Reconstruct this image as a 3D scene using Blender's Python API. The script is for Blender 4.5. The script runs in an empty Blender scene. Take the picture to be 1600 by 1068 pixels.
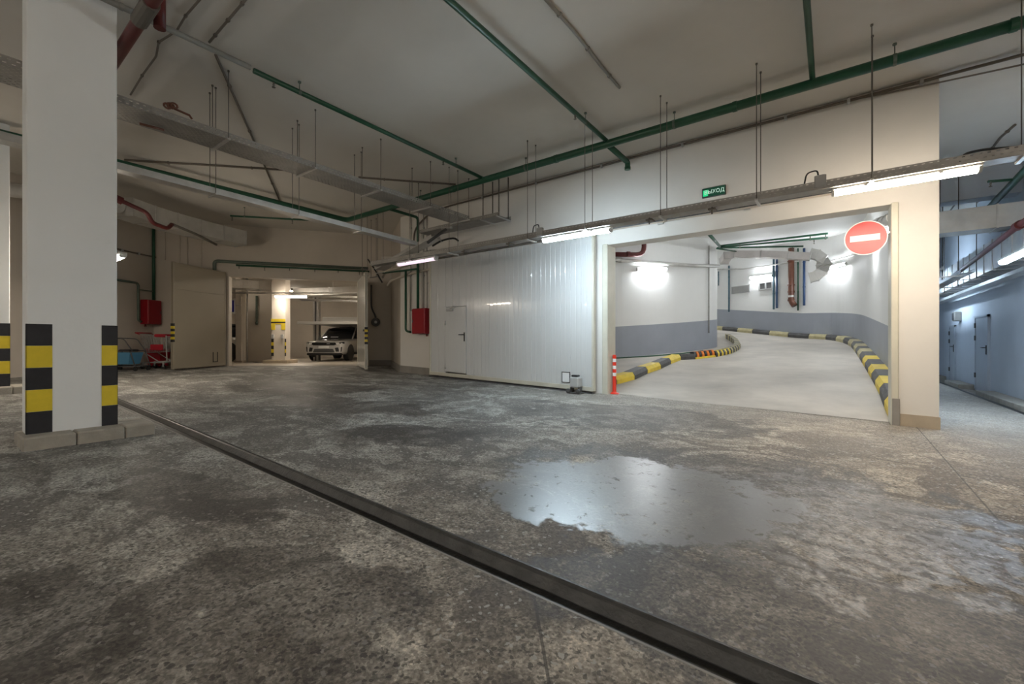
import bpy, math, random
from mathutils import Vector, Matrix
random.seed(7)
sc = bpy.context.scene
col = sc.collection
V = Vector

# ------------------------------------------------------------------ camera, world, exposure
F = 674.0                                  # focal length in pixels of the 1600 px wide frame
YAW = math.atan2(500.0, 674.0)
CAMZ = 1.1
cs, sn = math.cos(YAW), math.sin(YAW)
cam = bpy.data.cameras.new('camera')
cam.lens = F / 1600.0 * 36.0
cam.sensor_width = 36.0
cam.clip_start = 0.05
camo = bpy.data.objects.new('camera', cam)
camo.location = (0, 0, CAMZ)
camo.rotation_euler = (math.pi / 2, 0, YAW)
col.objects.link(camo)
sc.camera = camo
w = bpy.data.worlds.new('world')
w.use_nodes = True
w.node_tree.nodes['Background'].inputs[0].default_value = (0.5, 0.5, 0.5, 1)
w.node_tree.nodes['Background'].inputs[1].default_value = 0.0
sc.world = w
sc.view_settings.view_transform = 'Standard'
sc.view_settings.look = 'None'
sc.view_settings.gamma = 1.0
sc.view_settings.use_curve_mapping = False
sc.view_settings.exposure = 1.82
sc.cycles.max_bounces = 7
sc.cycles.diffuse_bounces = 4
sc.cycles.sample_clamp_indirect = 6.0
sc.cycles.use_denoising = True
sc.cycles.adaptive_threshold = 0.06
LAMP = 34.0                                # emission of a full-strength tube

# ------------------------------------------------------------------ survey helpers (plan of the garage)
CEIL = 4.77
WY = 8.24                                  # face of the front wall


def C(a, b, z=0.0):                        # plan point: a metres right of, b metres ahead of the tripod
    return V((cs * a - sn * b, sn * a + cs * b, z))


def fz(x):                                 # height of the hall floor, which falls to the right
    return 0.18 - 0.0275 * (x + 9) if x < 1.2 else -0.1005 - 0.047 * (x - 1.2)


def ray(px, py):
    a = (px - 800.0) / F
    h = (534.0 - py) / F
    return V((cs * a - sn, sn * a + cs, h))


def at(px, py, d):                         # sight line at depth d
    r = ray(px, py) * d
    return V((r.x, r.y, r.z + CAMZ))


def onY(px, py, y):
    r = ray(px, py)
    return at(px, py, y / r.y)


def onX(px, py, x):
    r = ray(px, py)
    return at(px, py, x / r.x)


def onZ(px, py, z):
    r = ray(px, py)
    return at(px, py, (z - CAMZ) / r.z)


def onS(px, py, f, lo=2.0, hi=60.0):       # first hit of a height field
    prev = lo
    d = lo
    while d < hi:
        p = at(px, py, d)
        if p.z <= f(p.x, p.y):
            for _ in range(30):
                m = (prev + d) / 2
                q = at(px, py, m)
                if q.z <= f(q.x, q.y):
                    d = m
                else:
                    prev = m
            return at(px, py, d)
        prev = d
        d += 0.1
    return at(px, py, hi)


def smooth(t):
    t = max(0.0, min(1.0, t))
    return t * t * (3 - 2 * t)


def fr(x, y):                              # height of the ramp
    z = -0.02 + 0.085 * (y - 8.6) + 0.08 * max(0.0, -1.2 - x) * smooth((y - 19.5) / 3.0)
    t = smooth((y - 8.0) / 2.6)
    return fz(x) * (1 - t) + z * t


def fg(b):                                 # floor of the parking hall beyond the far doors (falls inwards)
    return 0.335 if b < 14.5 else max(0.14, 0.335 - 0.028 * (b - 14.5))


# ------------------------------------------------------------------ materials
def nodes_of(m):
    nt = m.node_tree
    return nt, nt.nodes, nt.links, nt.nodes['Principled BSDF']


def mat(name, c, rough=0.5, metal=0.0, var=0.0, scale=3.0, bump=0.0, bscale=30.0, stain=None, coat=0.0, detail=5.0, world=False, stretch=None):
    m = bpy.data.materials.new(name)
    m.use_nodes = True
    nt, N, L, B = nodes_of(m)
    B.inputs['Roughness'].default_value = rough
    B.inputs['Metallic'].default_value = metal
    B.inputs['Coat Weight'].default_value = coat
    c = (c[0], c[1], c[2], 1)
    B.inputs['Base Color'].default_value = c
    if var or bump or stain:
        if world:
            src = N.new('ShaderNodeNewGeometry').outputs['Position']
        else:
            src = N.new('ShaderNodeTexCoord').outputs['Object']
    if var or stain:
        n = N.new('ShaderNodeTexNoise')
        n.inputs['Scale'].default_value = scale
        n.inputs['Detail'].default_value = detail
        n.inputs['Roughness'].default_value = 0.6
        L.new(src, n.inputs['Vector'])
        r = N.new('ShaderNodeValToRGB')
        r.color_ramp.elements[0].position = 0.3
        r.color_ramp.elements[1].position = 0.7
        r.color_ramp.elements[0].color = tuple(max(0, x * (1 - var)) for x in c[:3]) + (1,)
        r.color_ramp.elements[1].color = tuple(min(1, x * (1 + var)) for x in c[:3]) + (1,)
        L.new(n.outputs['Fac'], r.inputs['Fac'])
        out = r.outputs['Color']
        if stain:
            n2 = N.new('ShaderNodeTexNoise')
            n2.inputs['Scale'].default_value = scale * 1.7
            n2.inputs['Detail'].default_value = 9
            n2.inputs['Roughness'].default_value = 0.7
            L.new(src, n2.inputs['Vector'])
            r2 = N.new('ShaderNodeValToRGB')
            r2.color_ramp.elements[0].position = 0.60
            r2.color_ramp.elements[1].position = 0.78
            L.new(n2.outputs['Fac'], r2.inputs['Fac'])
            mx = N.new('ShaderNodeMix')
            mx.data_type = 'RGBA'
            mx.inputs['B'].default_value = (stain[0], stain[1], stain[2], 1)
            L.new(r2.outputs['Color'], mx.inputs['Factor'])
            L.new(out, mx.inputs['A'])
            out = mx.outputs['Result']
        L.new(out, B.inputs['Base Color'])
    if bump:
        n3 = N.new('ShaderNodeTexNoise')
        n3.inputs['Scale'].default_value = bscale
        n3.inputs['Detail'].default_value = 4
        if stretch:
            mp = N.new('ShaderNodeMapping')
            mp.inputs['Scale'].default_value = stretch
            L.new(src, mp.inputs['Vector'])
            L.new(mp.outputs['Vector'], n3.inputs['Vector'])
        else:
            L.new(src, n3.inputs['Vector'])
        b = N.new('ShaderNodeBump')
        b.inputs['Strength'].default_value = bump
        b.inputs['Distance'].default_value = 0.02
        L.new(n3.outputs['Fac'], b.inputs['Height'])
        L.new(b.outputs['Normal'], B.inputs['Normal'])
    return m


def glow(name, c, s):
    m = bpy.data.materials.new(name)
    m.use_nodes = True
    nt, N, L, B = nodes_of(m)
    B.inputs['Base Color'].default_value = (0.8, 0.8, 0.8, 1) if s > .29 and s != .4 else (c[0] * .4, c[1] * .4, c[2] * .4, 1)
    B.inputs['Emission Color'].default_value = (c[0], c[1], c[2], 1)
    B.inputs['Emission Strength'].default_value = s
    return m


def math_node(N, L, op, a, b=None, clamp=False):
    n = N.new('ShaderNodeMath')
    n.operation = op
    n.use_clamp = clamp
    for i, x in enumerate((a, b)):
        if x is None:
            continue
        if isinstance(x, (int, float)):
            n.inputs[i].default_value = x
        else:
            L.new(x, n.inputs[i])
    return n.outputs[0]


def perforated(name, along):               # galvanised sheet with rows of real (see-through) slots
    m = mat(name, (0.36, 0.345, 0.32), 0.42, 0.55, 0.14, 5.0)
    nt, N, L, B = nodes_of(m)
    pos = N.new('ShaderNodeNewGeometry').outputs['Position']
    s = N.new('ShaderNodeSeparateXYZ')
    L.new(pos, s.inputs[0])
    u = s.outputs[0 if along == 'x' else 1]
    v = math_node(N, L, 'ADD', s.outputs[1 if along == 'x' else 0], s.outputs[2])
    vv = math_node(N, L, 'DIVIDE', v, 0.042)
    row = math_node(N, L, 'MULTIPLY', math_node(N, L, 'FLOOR', vv), 0.5)
    uu = math_node(N, L, 'ADD', math_node(N, L, 'DIVIDE', u, 0.062), row)
    du = math_node(N, L, 'ABSOLUTE', math_node(N, L, 'SUBTRACT', math_node(N, L, 'FRACT', uu), 0.5))
    dv = math_node(N, L, 'ABSOLUTE', math_node(N, L, 'SUBTRACT', math_node(N, L, 'FRACT', vv), 0.5))
    hole = math_node(N, L, 'MULTIPLY', math_node(N, L, 'LESS_THAN', du, 0.21), math_node(N, L, 'LESS_THAN', dv, 0.15))
    t = N.new('ShaderNodeBsdfTransparent')
    mx = N.new('ShaderNodeMixShader')
    out = N['Material Output']
    L.new(hole, mx.inputs[0])
    L.new(B.outputs[0], mx.inputs[1])
    L.new(t.outputs[0], mx.inputs[2])
    L.new(mx.outputs[0], out.inputs[0])
    return m


def floor_material():
    m = bpy.data.materials.new('worn_concrete')
    m.use_nodes = True
    nt, N, L, B = nodes_of(m)
    pos = N.new('ShaderNodeNewGeometry').outputs['Position']

    def noise(scale, detail=6.0, rough=0.6, dist=0.0, vec=pos):
        n = N.new('ShaderNodeTexNoise')
        n.inputs['Scale'].default_value = scale
        n.inputs['Detail'].default_value = detail
        n.inputs['Roughness'].default_value = rough
        n.inputs['Distortion'].default_value = dist
        L.new(vec, n.inputs['Vector'])
        return n.outputs['Fac']

    def ramp(f, a, b, c0=(0, 0, 0), c1=(1, 1, 1)):
        r = N.new('ShaderNodeValToRGB')
        r.color_ramp.elements[0].position = a
        r.color_ramp.elements[1].position = b
        r.color_ramp.elements[0].color = (*c0, 1)
        r.color_ramp.elements[1].color = (*c1, 1)
        L.new(f, r.inputs['Fac'])
        return r.outputs['Color']

    def mix(f, a, b, mode='MIX'):
        x = N.new('ShaderNodeMix')
        x.data_type = 'RGBA'
        x.blend_type = mode
        for k, q in (('Factor', f), ('A', a), ('B', b)):
            if isinstance(q, (int, float)):
                x.inputs[k].default_value = q
            elif isinstance(q, tuple):
                x.inputs[k].default_value = (*q, 1)
            else:
                L.new(q, x.inputs[k])
        return x.outputs['Result']

    big = noise(0.55, 5, 0.55, 0.3)
    mid = noise(2.3, 8, 0.62, 0.4)
    fine = noise(14.0, 8, 0.7)
    # a streaky noise, stretched along the traffic
    mp = N.new('ShaderNodeMapping')
    mp.inputs['Scale'].default_value = (0.55, 2.0, 1.0)
    mp.inputs['Rotation'].default_value = (0, 0, 0.5)
    L.new(pos, mp.inputs['Vector'])
    streak = noise(1.6, 9, 0.65, 0.6, mp.outputs['Vector'])
    c = ramp(big, 0.38, 0.62, (0.185, 0.173, 0.157), (0.31, 0.29, 0.262))
    c = mix(ramp(mid, 0.48, 0.60), c, (0.42, 0.402, 0.372))
    c = mix(math_node(N, L, 'MULTIPLY', ramp(streak, 0.50, 0.62), 0.8), c, (0.115, 0.105, 0.095))
    blot = noise(0.9, 9, 0.68, 0.9)
    smoothed = ramp(blot, 0.455, 0.475, (1, 1, 1), (0, 0, 0))
    c = mix(math_node(N, L, 'MULTIPLY', ramp(noise(1.0, 12, 0.78, 0.7), 0.53, 0.60), 0.8), c, (0.54, 0.525, 0.49))
    c = mix(1.0, c, ramp(noise(5.5, 10, 0.75), 0.30, 0.72, (0.76, 0.76, 0.76), (1.17, 1.17, 1.17)), 'MULTIPLY')
    c = mix(1.0, c, ramp(noise(48.0, 4, 0.6), 0.34, 0.66, (0.60, 0.60, 0.60), (1.32, 1.32, 1.32)), 'MULTIPLY')
    c = mix(1.0, c, (1.10, 1.13, 1.13), 'MULTIPLY')
    c = mix(math_node(N, L, 'MULTIPLY', smoothed, 0.8), c, (0.135, 0.128, 0.12))
    # browner towards the right-hand lane
    sx = N.new('ShaderNodeSeparateXYZ')
    L.new(pos, sx.inputs[0])
    br = math_node(N, L, 'MULTIPLY', math_node(N, L, 'MULTIPLY_ADD', sx.outputs[0], 0.20), 1.0, True)
    br = N.new('ShaderNodeMapRange')
    br.inputs['From Min'].default_value = -4.5
    br.inputs['From Max'].default_value = 1.5
    br.inputs['To Max'].default_value = 0.8
    L.new(sx.outputs[0], br.inputs['Value'])
    c = mix(br.outputs[0], c, mix(1.0, c, (1.28, 1.06, 0.86), 'MULTIPLY'))
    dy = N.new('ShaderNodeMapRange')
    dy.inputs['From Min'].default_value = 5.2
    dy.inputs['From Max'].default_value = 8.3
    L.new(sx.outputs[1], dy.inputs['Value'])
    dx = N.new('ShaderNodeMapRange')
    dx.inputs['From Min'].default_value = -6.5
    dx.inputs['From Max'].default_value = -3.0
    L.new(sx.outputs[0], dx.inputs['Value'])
    threshold_light = math_node(N, L, 'MULTIPLY', math_node(N, L, 'MULTIPLY', dy.outputs[0], dx.outputs[0]), ramp(mid, 0.25, 0.62, (0.45, 0.45, 0.45), (1, 1, 1)))  # brightness of the lit floor by the ramp, painted into its colour
    c = mix(math_node(N, L, 'MULTIPLY', threshold_light, 0.85), c, (0.43, 0.39, 0.335))
    # exposed aggregate: pale and dark chips, pits
    vo = N.new('ShaderNodeTexVoronoi')
    vo.inputs['Scale'].default_value = 40.0
    wob = N.new('ShaderNodeTexNoise')
    wob.inputs['Scale'].default_value = 30.0
    wob.inputs['Detail'].default_value = 3.0
    L.new(pos, wob.inputs['Vector'])
    wv = N.new('ShaderNodeVectorMath')
    wv.operation = 'MULTIPLY_ADD'
    wv.inputs[1].default_value = (0.05, 0.05, 0.05)
    L.new(wob.outputs['Color'], wv.inputs[0])
    L.new(pos, wv.inputs[2])
    L.new(wv.outputs[0], vo.inputs['Vector'])
    sep = N.new('ShaderNodeSeparateColor')
    L.new(vo.outputs['Color'], sep.inputs[0])
    chip = math_node(N, L, 'LESS_THAN', vo.outputs['Distance'], 0.42)
    dark = math_node(N, L, 'MULTIPLY', math_node(N, L, 'GREATER_THAN', sep.outputs[0], 0.55), chip)
    pale = math_node(N, L, 'MULTIPLY', math_node(N, L, 'GREATER_THAN', sep.outputs[1], 0.88), chip)
    vo2 = N.new('ShaderNodeTexVoronoi')
    vo2.inputs['Scale'].default_value = 95.0
    L.new(pos, vo2.inputs['Vector'])
    sep2 = N.new('ShaderNodeSeparateColor')
    L.new(vo2.outputs['Color'], sep2.inputs[0])
    c = mix(1.0, c, ramp(sep2.outputs[0], 0.1, 0.95, (0.66, 0.66, 0.66), (1.3, 1.3, 1.3)), 'MULTIPLY')
    worn = math_node(N, L, 'MULTIPLY', ramp(noise(0.8, 6, 0.6, 0.2), 0.32, 0.50), math_node(N, L, 'SUBTRACT', 1.0, math_node(N, L, 'MULTIPLY', smoothed, 0.85)))
    dark = math_node(N, L, 'MULTIPLY', dark, worn)
    c = mix(math_node(N, L, 'MULTIPLY', dark, 0.7), c, (0.055, 0.05, 0.046))
    c = mix(math_node(N, L, 'MULTIPLY', pale, 0.85), c, (0.52, 0.50, 0.46))
    c = mix(math_node(N, L, 'MULTIPLY', ramp(fine, 0.3, 0.75), 0.35), c, (0.10, 0.09, 0.08))

    # wet patches (own ragged outlines)
    def patch(x, y, rx, ry, rot, edge=0.55):
        d = N.new('ShaderNodeMapping')
        d.vector_type = 'TEXTURE'
        d.inputs['Location'].default_value = (x, y, 0)
        d.inputs['Rotation'].default_value = (0, 0, rot)
        d.inputs['Scale'].default_value = (rx, ry, 1000)
        L.new(pos, d.inputs['Vector'])
        ln = N.new('ShaderNodeVectorMath')
        ln.operation = 'LENGTH'
        L.new(d.outputs[0], ln.inputs[0])
        e = math_node(N, L, 'ADD', ln.outputs['Value'], math_node(N, L, 'MULTIPLY', math_node(N, L, 'SUBTRACT', mid, 0.5), edge * 4))
        e = math_node(N, L, 'ADD', e, math_node(N, L, 'MULTIPLY', math_node(N, L, 'SUBTRACT', fine, 0.5), 0.5))
        return ramp(e, 0.92, 1.0, (1, 1, 1), (0, 0, 0))

    puddle = patch(-1.22, 3.2, 1.12, 0.84, 0.5, 0.34)
    pits = ramp(noise(9.0, 6, 0.7, 0.5), 0.36, 0.41)
    sheen = math_node(N, L, 'MULTIPLY', patch(-0.4, 3.5, 1.5, 0.95, 0.45, 0.5), ramp(noise(12.0, 6, 0.7, 0.5), 0.44, 0.52))
    puddle = math_node(N, L, 'MULTIPLY', puddle, pits)
    damp = None
    for a in ((-0.7, 3.6, 1.7, 1.2, 0.4), (-2.25, 0.3, 0.8, 0.42, 0.3), (-1.5, 0.62, 0.62, 0.34, 0.2), (-0.7, 0.6, 0.4, 0.3, 0.2), (-3.6, 1.1, 0.9, 0.3, 0.2), (0.3, 1.9, 1.0, 0.35, 0.2), (-3.9, 3.2, 0.9, 0.5, 0.7), (-6.2, 3.9, 1.6, 0.6, 0.3), (-2.4, 6.2, 1.8, 1.0, 0.2),
              (-2.0, 0.95, 0.7, 0.35, 0.4), (-8.6, 4.6, 1.6, 0.8, 0.5), (0.0, 2.2, 1.2, 0.6, 0.4)):
        p = patch(*a, 0.5)
        damp = p if damp is None else math_node(N, L, 'MAXIMUM', damp, p)
    c = mix(math_node(N, L, 'MULTIPLY', damp, 0.85), c, mix(1.0, c, (0.45, 0.44, 0.44), 'MULTIPLY'))
    c = mix(math_node(N, L, 'MULTIPLY', puddle, 0.75), c, (0.14, 0.132, 0.125))
    # saw-cut joints
    def joint(x0, y0, x1, y1):
        dx, dy = x1 - x0, y1 - y0
        n = math.hypot(dx, dy)
        a, b = -dy / n, dx / n
        k = -(a * x0 + b * y0)
        q = math_node(N, L, 'ADD', math_node(N, L, 'MULTIPLY', sx.outputs[0], a), math_node(N, L, 'MULTIPLY', sx.outputs[1], b))
        q = math_node(N, L, 'ABSOLUTE', math_node(N, L, 'ADD', q, k))
        return math_node(N, L, 'LESS_THAN', q, 0.006)
    p0, p1 = onZ(1430, 665, -0.1), onZ(1600, 860, -0.1)
    j = joint(p0.x, p0.y, p1.x, p1.y)
    p0, p1 = onZ(835, 920, 0.0), onZ(862, 1068, 0.0)
    below = math_node(N, L, 'LESS_THAN', sx.outputs[1], 1.6)
    j = math_node(N, L, 'MAXIMUM', j, math_node(N, L, 'MULTIPLY', joint(p0.x, p0.y, p1.x, p1.y), below))
    c = mix(math_node(N, L, 'MULTIPLY', j, 0.7), c, (0.06, 0.055, 0.05))
    L.new(c, B.inputs['Base Color'])
    rr = N.new('ShaderNodeMapRange')
    rr.inputs['To Min'].default_value = 0.55
    rr.inputs['To Max'].default_value = 0.85
    L.new(mid, rr.inputs['Value'])
    r2 = mix(damp, rr.outputs[0], (0.56, 0.56, 0.56))
    r3 = mix(puddle, r2, (0.33, 0.33, 0.33))
    r3 = mix(math_node(N, L, 'MULTIPLY', sheen, math_node(N, L, 'SUBTRACT', 1.0, puddle)), r3, (0.44, 0.44, 0.44))
    L.new(r3, B.inputs['Roughness'])
    sl = math_node(N, L, 'ADD', math_node(N, L, 'MAXIMUM', puddle, math_node(N, L, 'MULTIPLY', sheen, 0.45)), math_node(N, L, 'MULTIPLY_ADD', damp, 0.08))
    sl.node.inputs[1].links[0].from_node.inputs[2].default_value = 0.38
    L.new(sl, B.inputs['Specular IOR Level'])
    bp = N.new('ShaderNodeBump')
    bp.inputs['Distance'].default_value = 0.012
    hgt = math_node(N, L, 'ADD', math_node(N, L, 'MULTIPLY', mid, 0.7), math_node(N, L, 'MULTIPLY', fine, 0.5))
    hgt = math_node(N, L, 'SUBTRACT', hgt, math_node(N, L, 'MULTIPLY', dark, 0.35))
    L.new(hgt, bp.inputs['Height'])
    st = math_node(N, L, 'SUBTRACT', 0.42, math_node(N, L, 'MULTIPLY', puddle, 0.36))
    L.new(st, bp.inputs['Strength'])
    L.new(bp.outputs['Normal'], B.inputs['Normal'])
    return m


M = {}
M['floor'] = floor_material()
M['ceiling'] = mat('ceiling_paint', (0.63, 0.595, 0.54), 0.85, 0, 0.06, 0.5, 0.05, 8.0, world=True)
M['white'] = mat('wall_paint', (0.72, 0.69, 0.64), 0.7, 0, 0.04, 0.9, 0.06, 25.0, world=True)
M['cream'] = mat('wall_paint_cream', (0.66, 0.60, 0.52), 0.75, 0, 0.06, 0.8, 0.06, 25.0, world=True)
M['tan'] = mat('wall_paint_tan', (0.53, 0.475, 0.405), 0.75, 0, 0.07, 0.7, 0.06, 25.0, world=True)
M['column'] = mat('column_paint', (0.80, 0.81, 0.80), 0.6, 0, 0.03, 0.8, 0.05, 25.0, stain=(0.70, 0.69, 0.67), world=True)
M['ramp_white'] = mat('ramp_wall_paint', (0.85, 0.85, 0.83), 0.6, 0, 0.03, 0.6, 0.05, 20.0, world=True)
M['dado'] = mat('ramp_dado_paint', (0.35, 0.375, 0.425), 0.5, 0, 0.06, 1.2, 0.05, 20.0, world=True)
M['ramp'] = mat('ramp_concrete', (0.48, 0.44, 0.385), 0.6, 0, 0.22, 0.7, 0.25, 30.0, stain=(0.52, 0.50, 0.46), detail=9, world=True)
M['garage_floor'] = mat('garage_concrete', (0.36, 0.32, 0.265), 0.45, 0, 0.25, 0.8, 0.2, 30.0, world=True)
M['tile'] = mat('skirting_tile', (0.42, 0.35, 0.26), 0.5, 0, 0.12, 4.0, world=True)
M['tile_grey'] = mat('skirting_grey', (0.27, 0.25, 0.225), 0.6, 0, 0.12, 4.0, world=True)
M['passage'] = mat('passage_paint', (0.60, 0.64, 0.69), 0.65, 0, 0.05, 0.9, 0.05, 20.0, world=True)
M['black'] = mat('black_tape', (0.022, 0.022, 0.026), 0.45, 0, 0.25, 9.0)
M['yellow'] = mat('yellow_tape', (0.74, 0.56, 0.035), 0.4, 0, 0.07, 9.0)
M['kerb_yellow'] = mat('kerb_yellow', (0.78, 0.58, 0.06), 0.55, 0, 0.12, 6.0, 0.2, 40, stain=(0.50, 0.42, 0.20))
M['kerb_worn'] = mat('kerb_worn', (0.52, 0.46, 0.26), 0.65, 0, 0.2, 6.0, 0.2, 40, stain=(0.45, 0.43, 0.38))
M['kerb_black'] = mat('kerb_black', (0.085, 0.083, 0.082), 0.6, 0, 0.3, 6.0, 0.2, 40, stain=(0.22, 0.21, 0.20))
M['kerb_stone'] = mat('kerb_concrete', (0.35, 0.32, 0.27), 0.75, 0, 0.15, 5.0, 0.25, 50)
M['orange'] = mat('reflector_orange', (0.85, 0.22, 0.02), 0.35)
M['green'] = mat('green_pipe_paint', (0.014, 0.078, 0.040), 0.38, 0, 0.15, 6.0)
M['greengrey'] = mat('faded_green_paint', (0.10, 0.13, 0.10), 0.5, 0, 0.15, 6.0)
M['red'] = mat('red_pipe_paint', (0.10, 0.010, 0.009), 0.4, 0, 0.15, 6.0)
M['cabinet_red'] = mat('cabinet_red', (0.30, 0.007, 0.015), 0.32, 0, 0.08, 3.0)
M['sign_red'] = mat('sign_red', (0.62, 0.013, 0.011), 0.35)
M['sign_white'] = mat('sign_white', (0.86, 0.86, 0.85), 0.35)
M['signal_red'] = mat('bollard_red', (0.80, 0.045, 0.02), 0.4)
M['bluep'] = mat('blue_pipe', (0.02, 0.055, 0.15), 0.4)
M['tealp'] = mat('teal_pipe', (0.05, 0.12, 0.16), 0.4)
M['brown'] = mat('brown_drainpipe', (0.16, 0.06, 0.036), 0.4, 0, 0.1, 4.0)
M['steel'] = mat('galvanised_steel', (0.58, 0.57, 0.55), 0.38, 0.75, 0.12, 6.0)
M['duct'] = mat('duct_sheet', (0.62, 0.61, 0.585), 0.33, 0.6, 0.12, 3.0, 0.25, 5.0)
M['duct_light'] = mat('duct_insulation', (0.66, 0.62, 0.60), 0.45, 0.15, 0.08, 3.0, 0.2, 6.0)
M['rod'] = mat('threaded_rod', (0.16, 0.145, 0.125), 0.5, 0.4)
M['conduit'] = mat('grey_conduit', (0.27, 0.255, 0.225), 0.55, 0, 0.1, 6.0)
M['cable'] = mat('brown_cable', (0.15, 0.125, 0.10), 0.6, 0, 0.1, 6.0)
M['blackp'] = mat('black_plastic', (0.018, 0.018, 0.018), 0.4)
M['greyp'] = mat('grey_plastic', (0.42, 0.42, 0.41), 0.45)
M['darkgrey'] = mat('dark_grey_metal', (0.10, 0.10, 0.10), 0.45, 0.3)
M['channel'] = mat('channel_black', (0.022, 0.021, 0.02), 0.45, 0, 0.35, 8.0, 0.3, 40)
M['channel_rim'] = mat('channel_rim', (0.085, 0.083, 0.08), 0.45, 0.2, 0.3, 8.0, 0.3, 40)
M['housing'] = mat('lamp_housing', (0.62, 0.61, 0.58), 0.45)
M['leaf_tan'] = mat('door_leaf_tan', (0.34, 0.295, 0.225), 0.5, 0, 0.04, 1.0)
M['leaf_white'] = mat('door_leaf_white', (0.66, 0.64, 0.58), 0.16, 0, 0.04, 2.0, 0.3, 1.0, coat=0.3, world=True, stretch=(14.0, 14.0, 3.0))
M['gate'] = mat('gate_enamel', (0.65, 0.655, 0.64), 0.17, 0, 0.025, 0.8, 0.35, 1.0, coat=0.3, world=True, stretch=(22.0, 22.0, 0.9))
M['gate_edge'] = mat('gate_edge', (0.60, 0.57, 0.47), 0.4, 0, 0.06, 4.0)
M['door_grey'] = mat('door_enamel', (0.50, 0.54, 0.59), 0.35, 0, 0.05, 2.0)
M['car_white'] = mat('car_white', (0.58, 0.565, 0.54), 0.2, 0.0, coat=0.6)
M['glass'] = mat('car_glass', (0.03, 0.032, 0.035), 0.08)
M['tyre'] = mat('tyre_rubber', (0.015, 0.015, 0.015), 0.7)
M['rim'] = mat('alloy_rim', (0.45, 0.45, 0.45), 0.3, 0.9)
M['bucket_blue'] = mat('bucket_blue', (0.09, 0.27, 0.44), 0.4)
M['bin_red'] = mat('bin_red', (0.42, 0.015, 0.03), 0.4)
M['sign_blue'] = mat('sign_blue', (0.035, 0.035, 0.36), 0.4)
M['exit_green'] = glow('exit_green', (0.003, 0.05, 0.025), 0.2)
M['exit_bright'] = glow('exit_bright', (0.03, 0.8, 0.3), 0.2)
M['exit_text'] = glow('exit_text', (0.75, 1.0, 0.85), 0.16)
M['tray_x'] = perforated('perforated_tray_sheet', 'x')
M['tray_y'] = perforated('perforated_tray_sheet_across', 'y')
M['chrome'] = mat('chrome_wire', (0.55, 0.55, 0.55), 0.3, 0.9)


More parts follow.
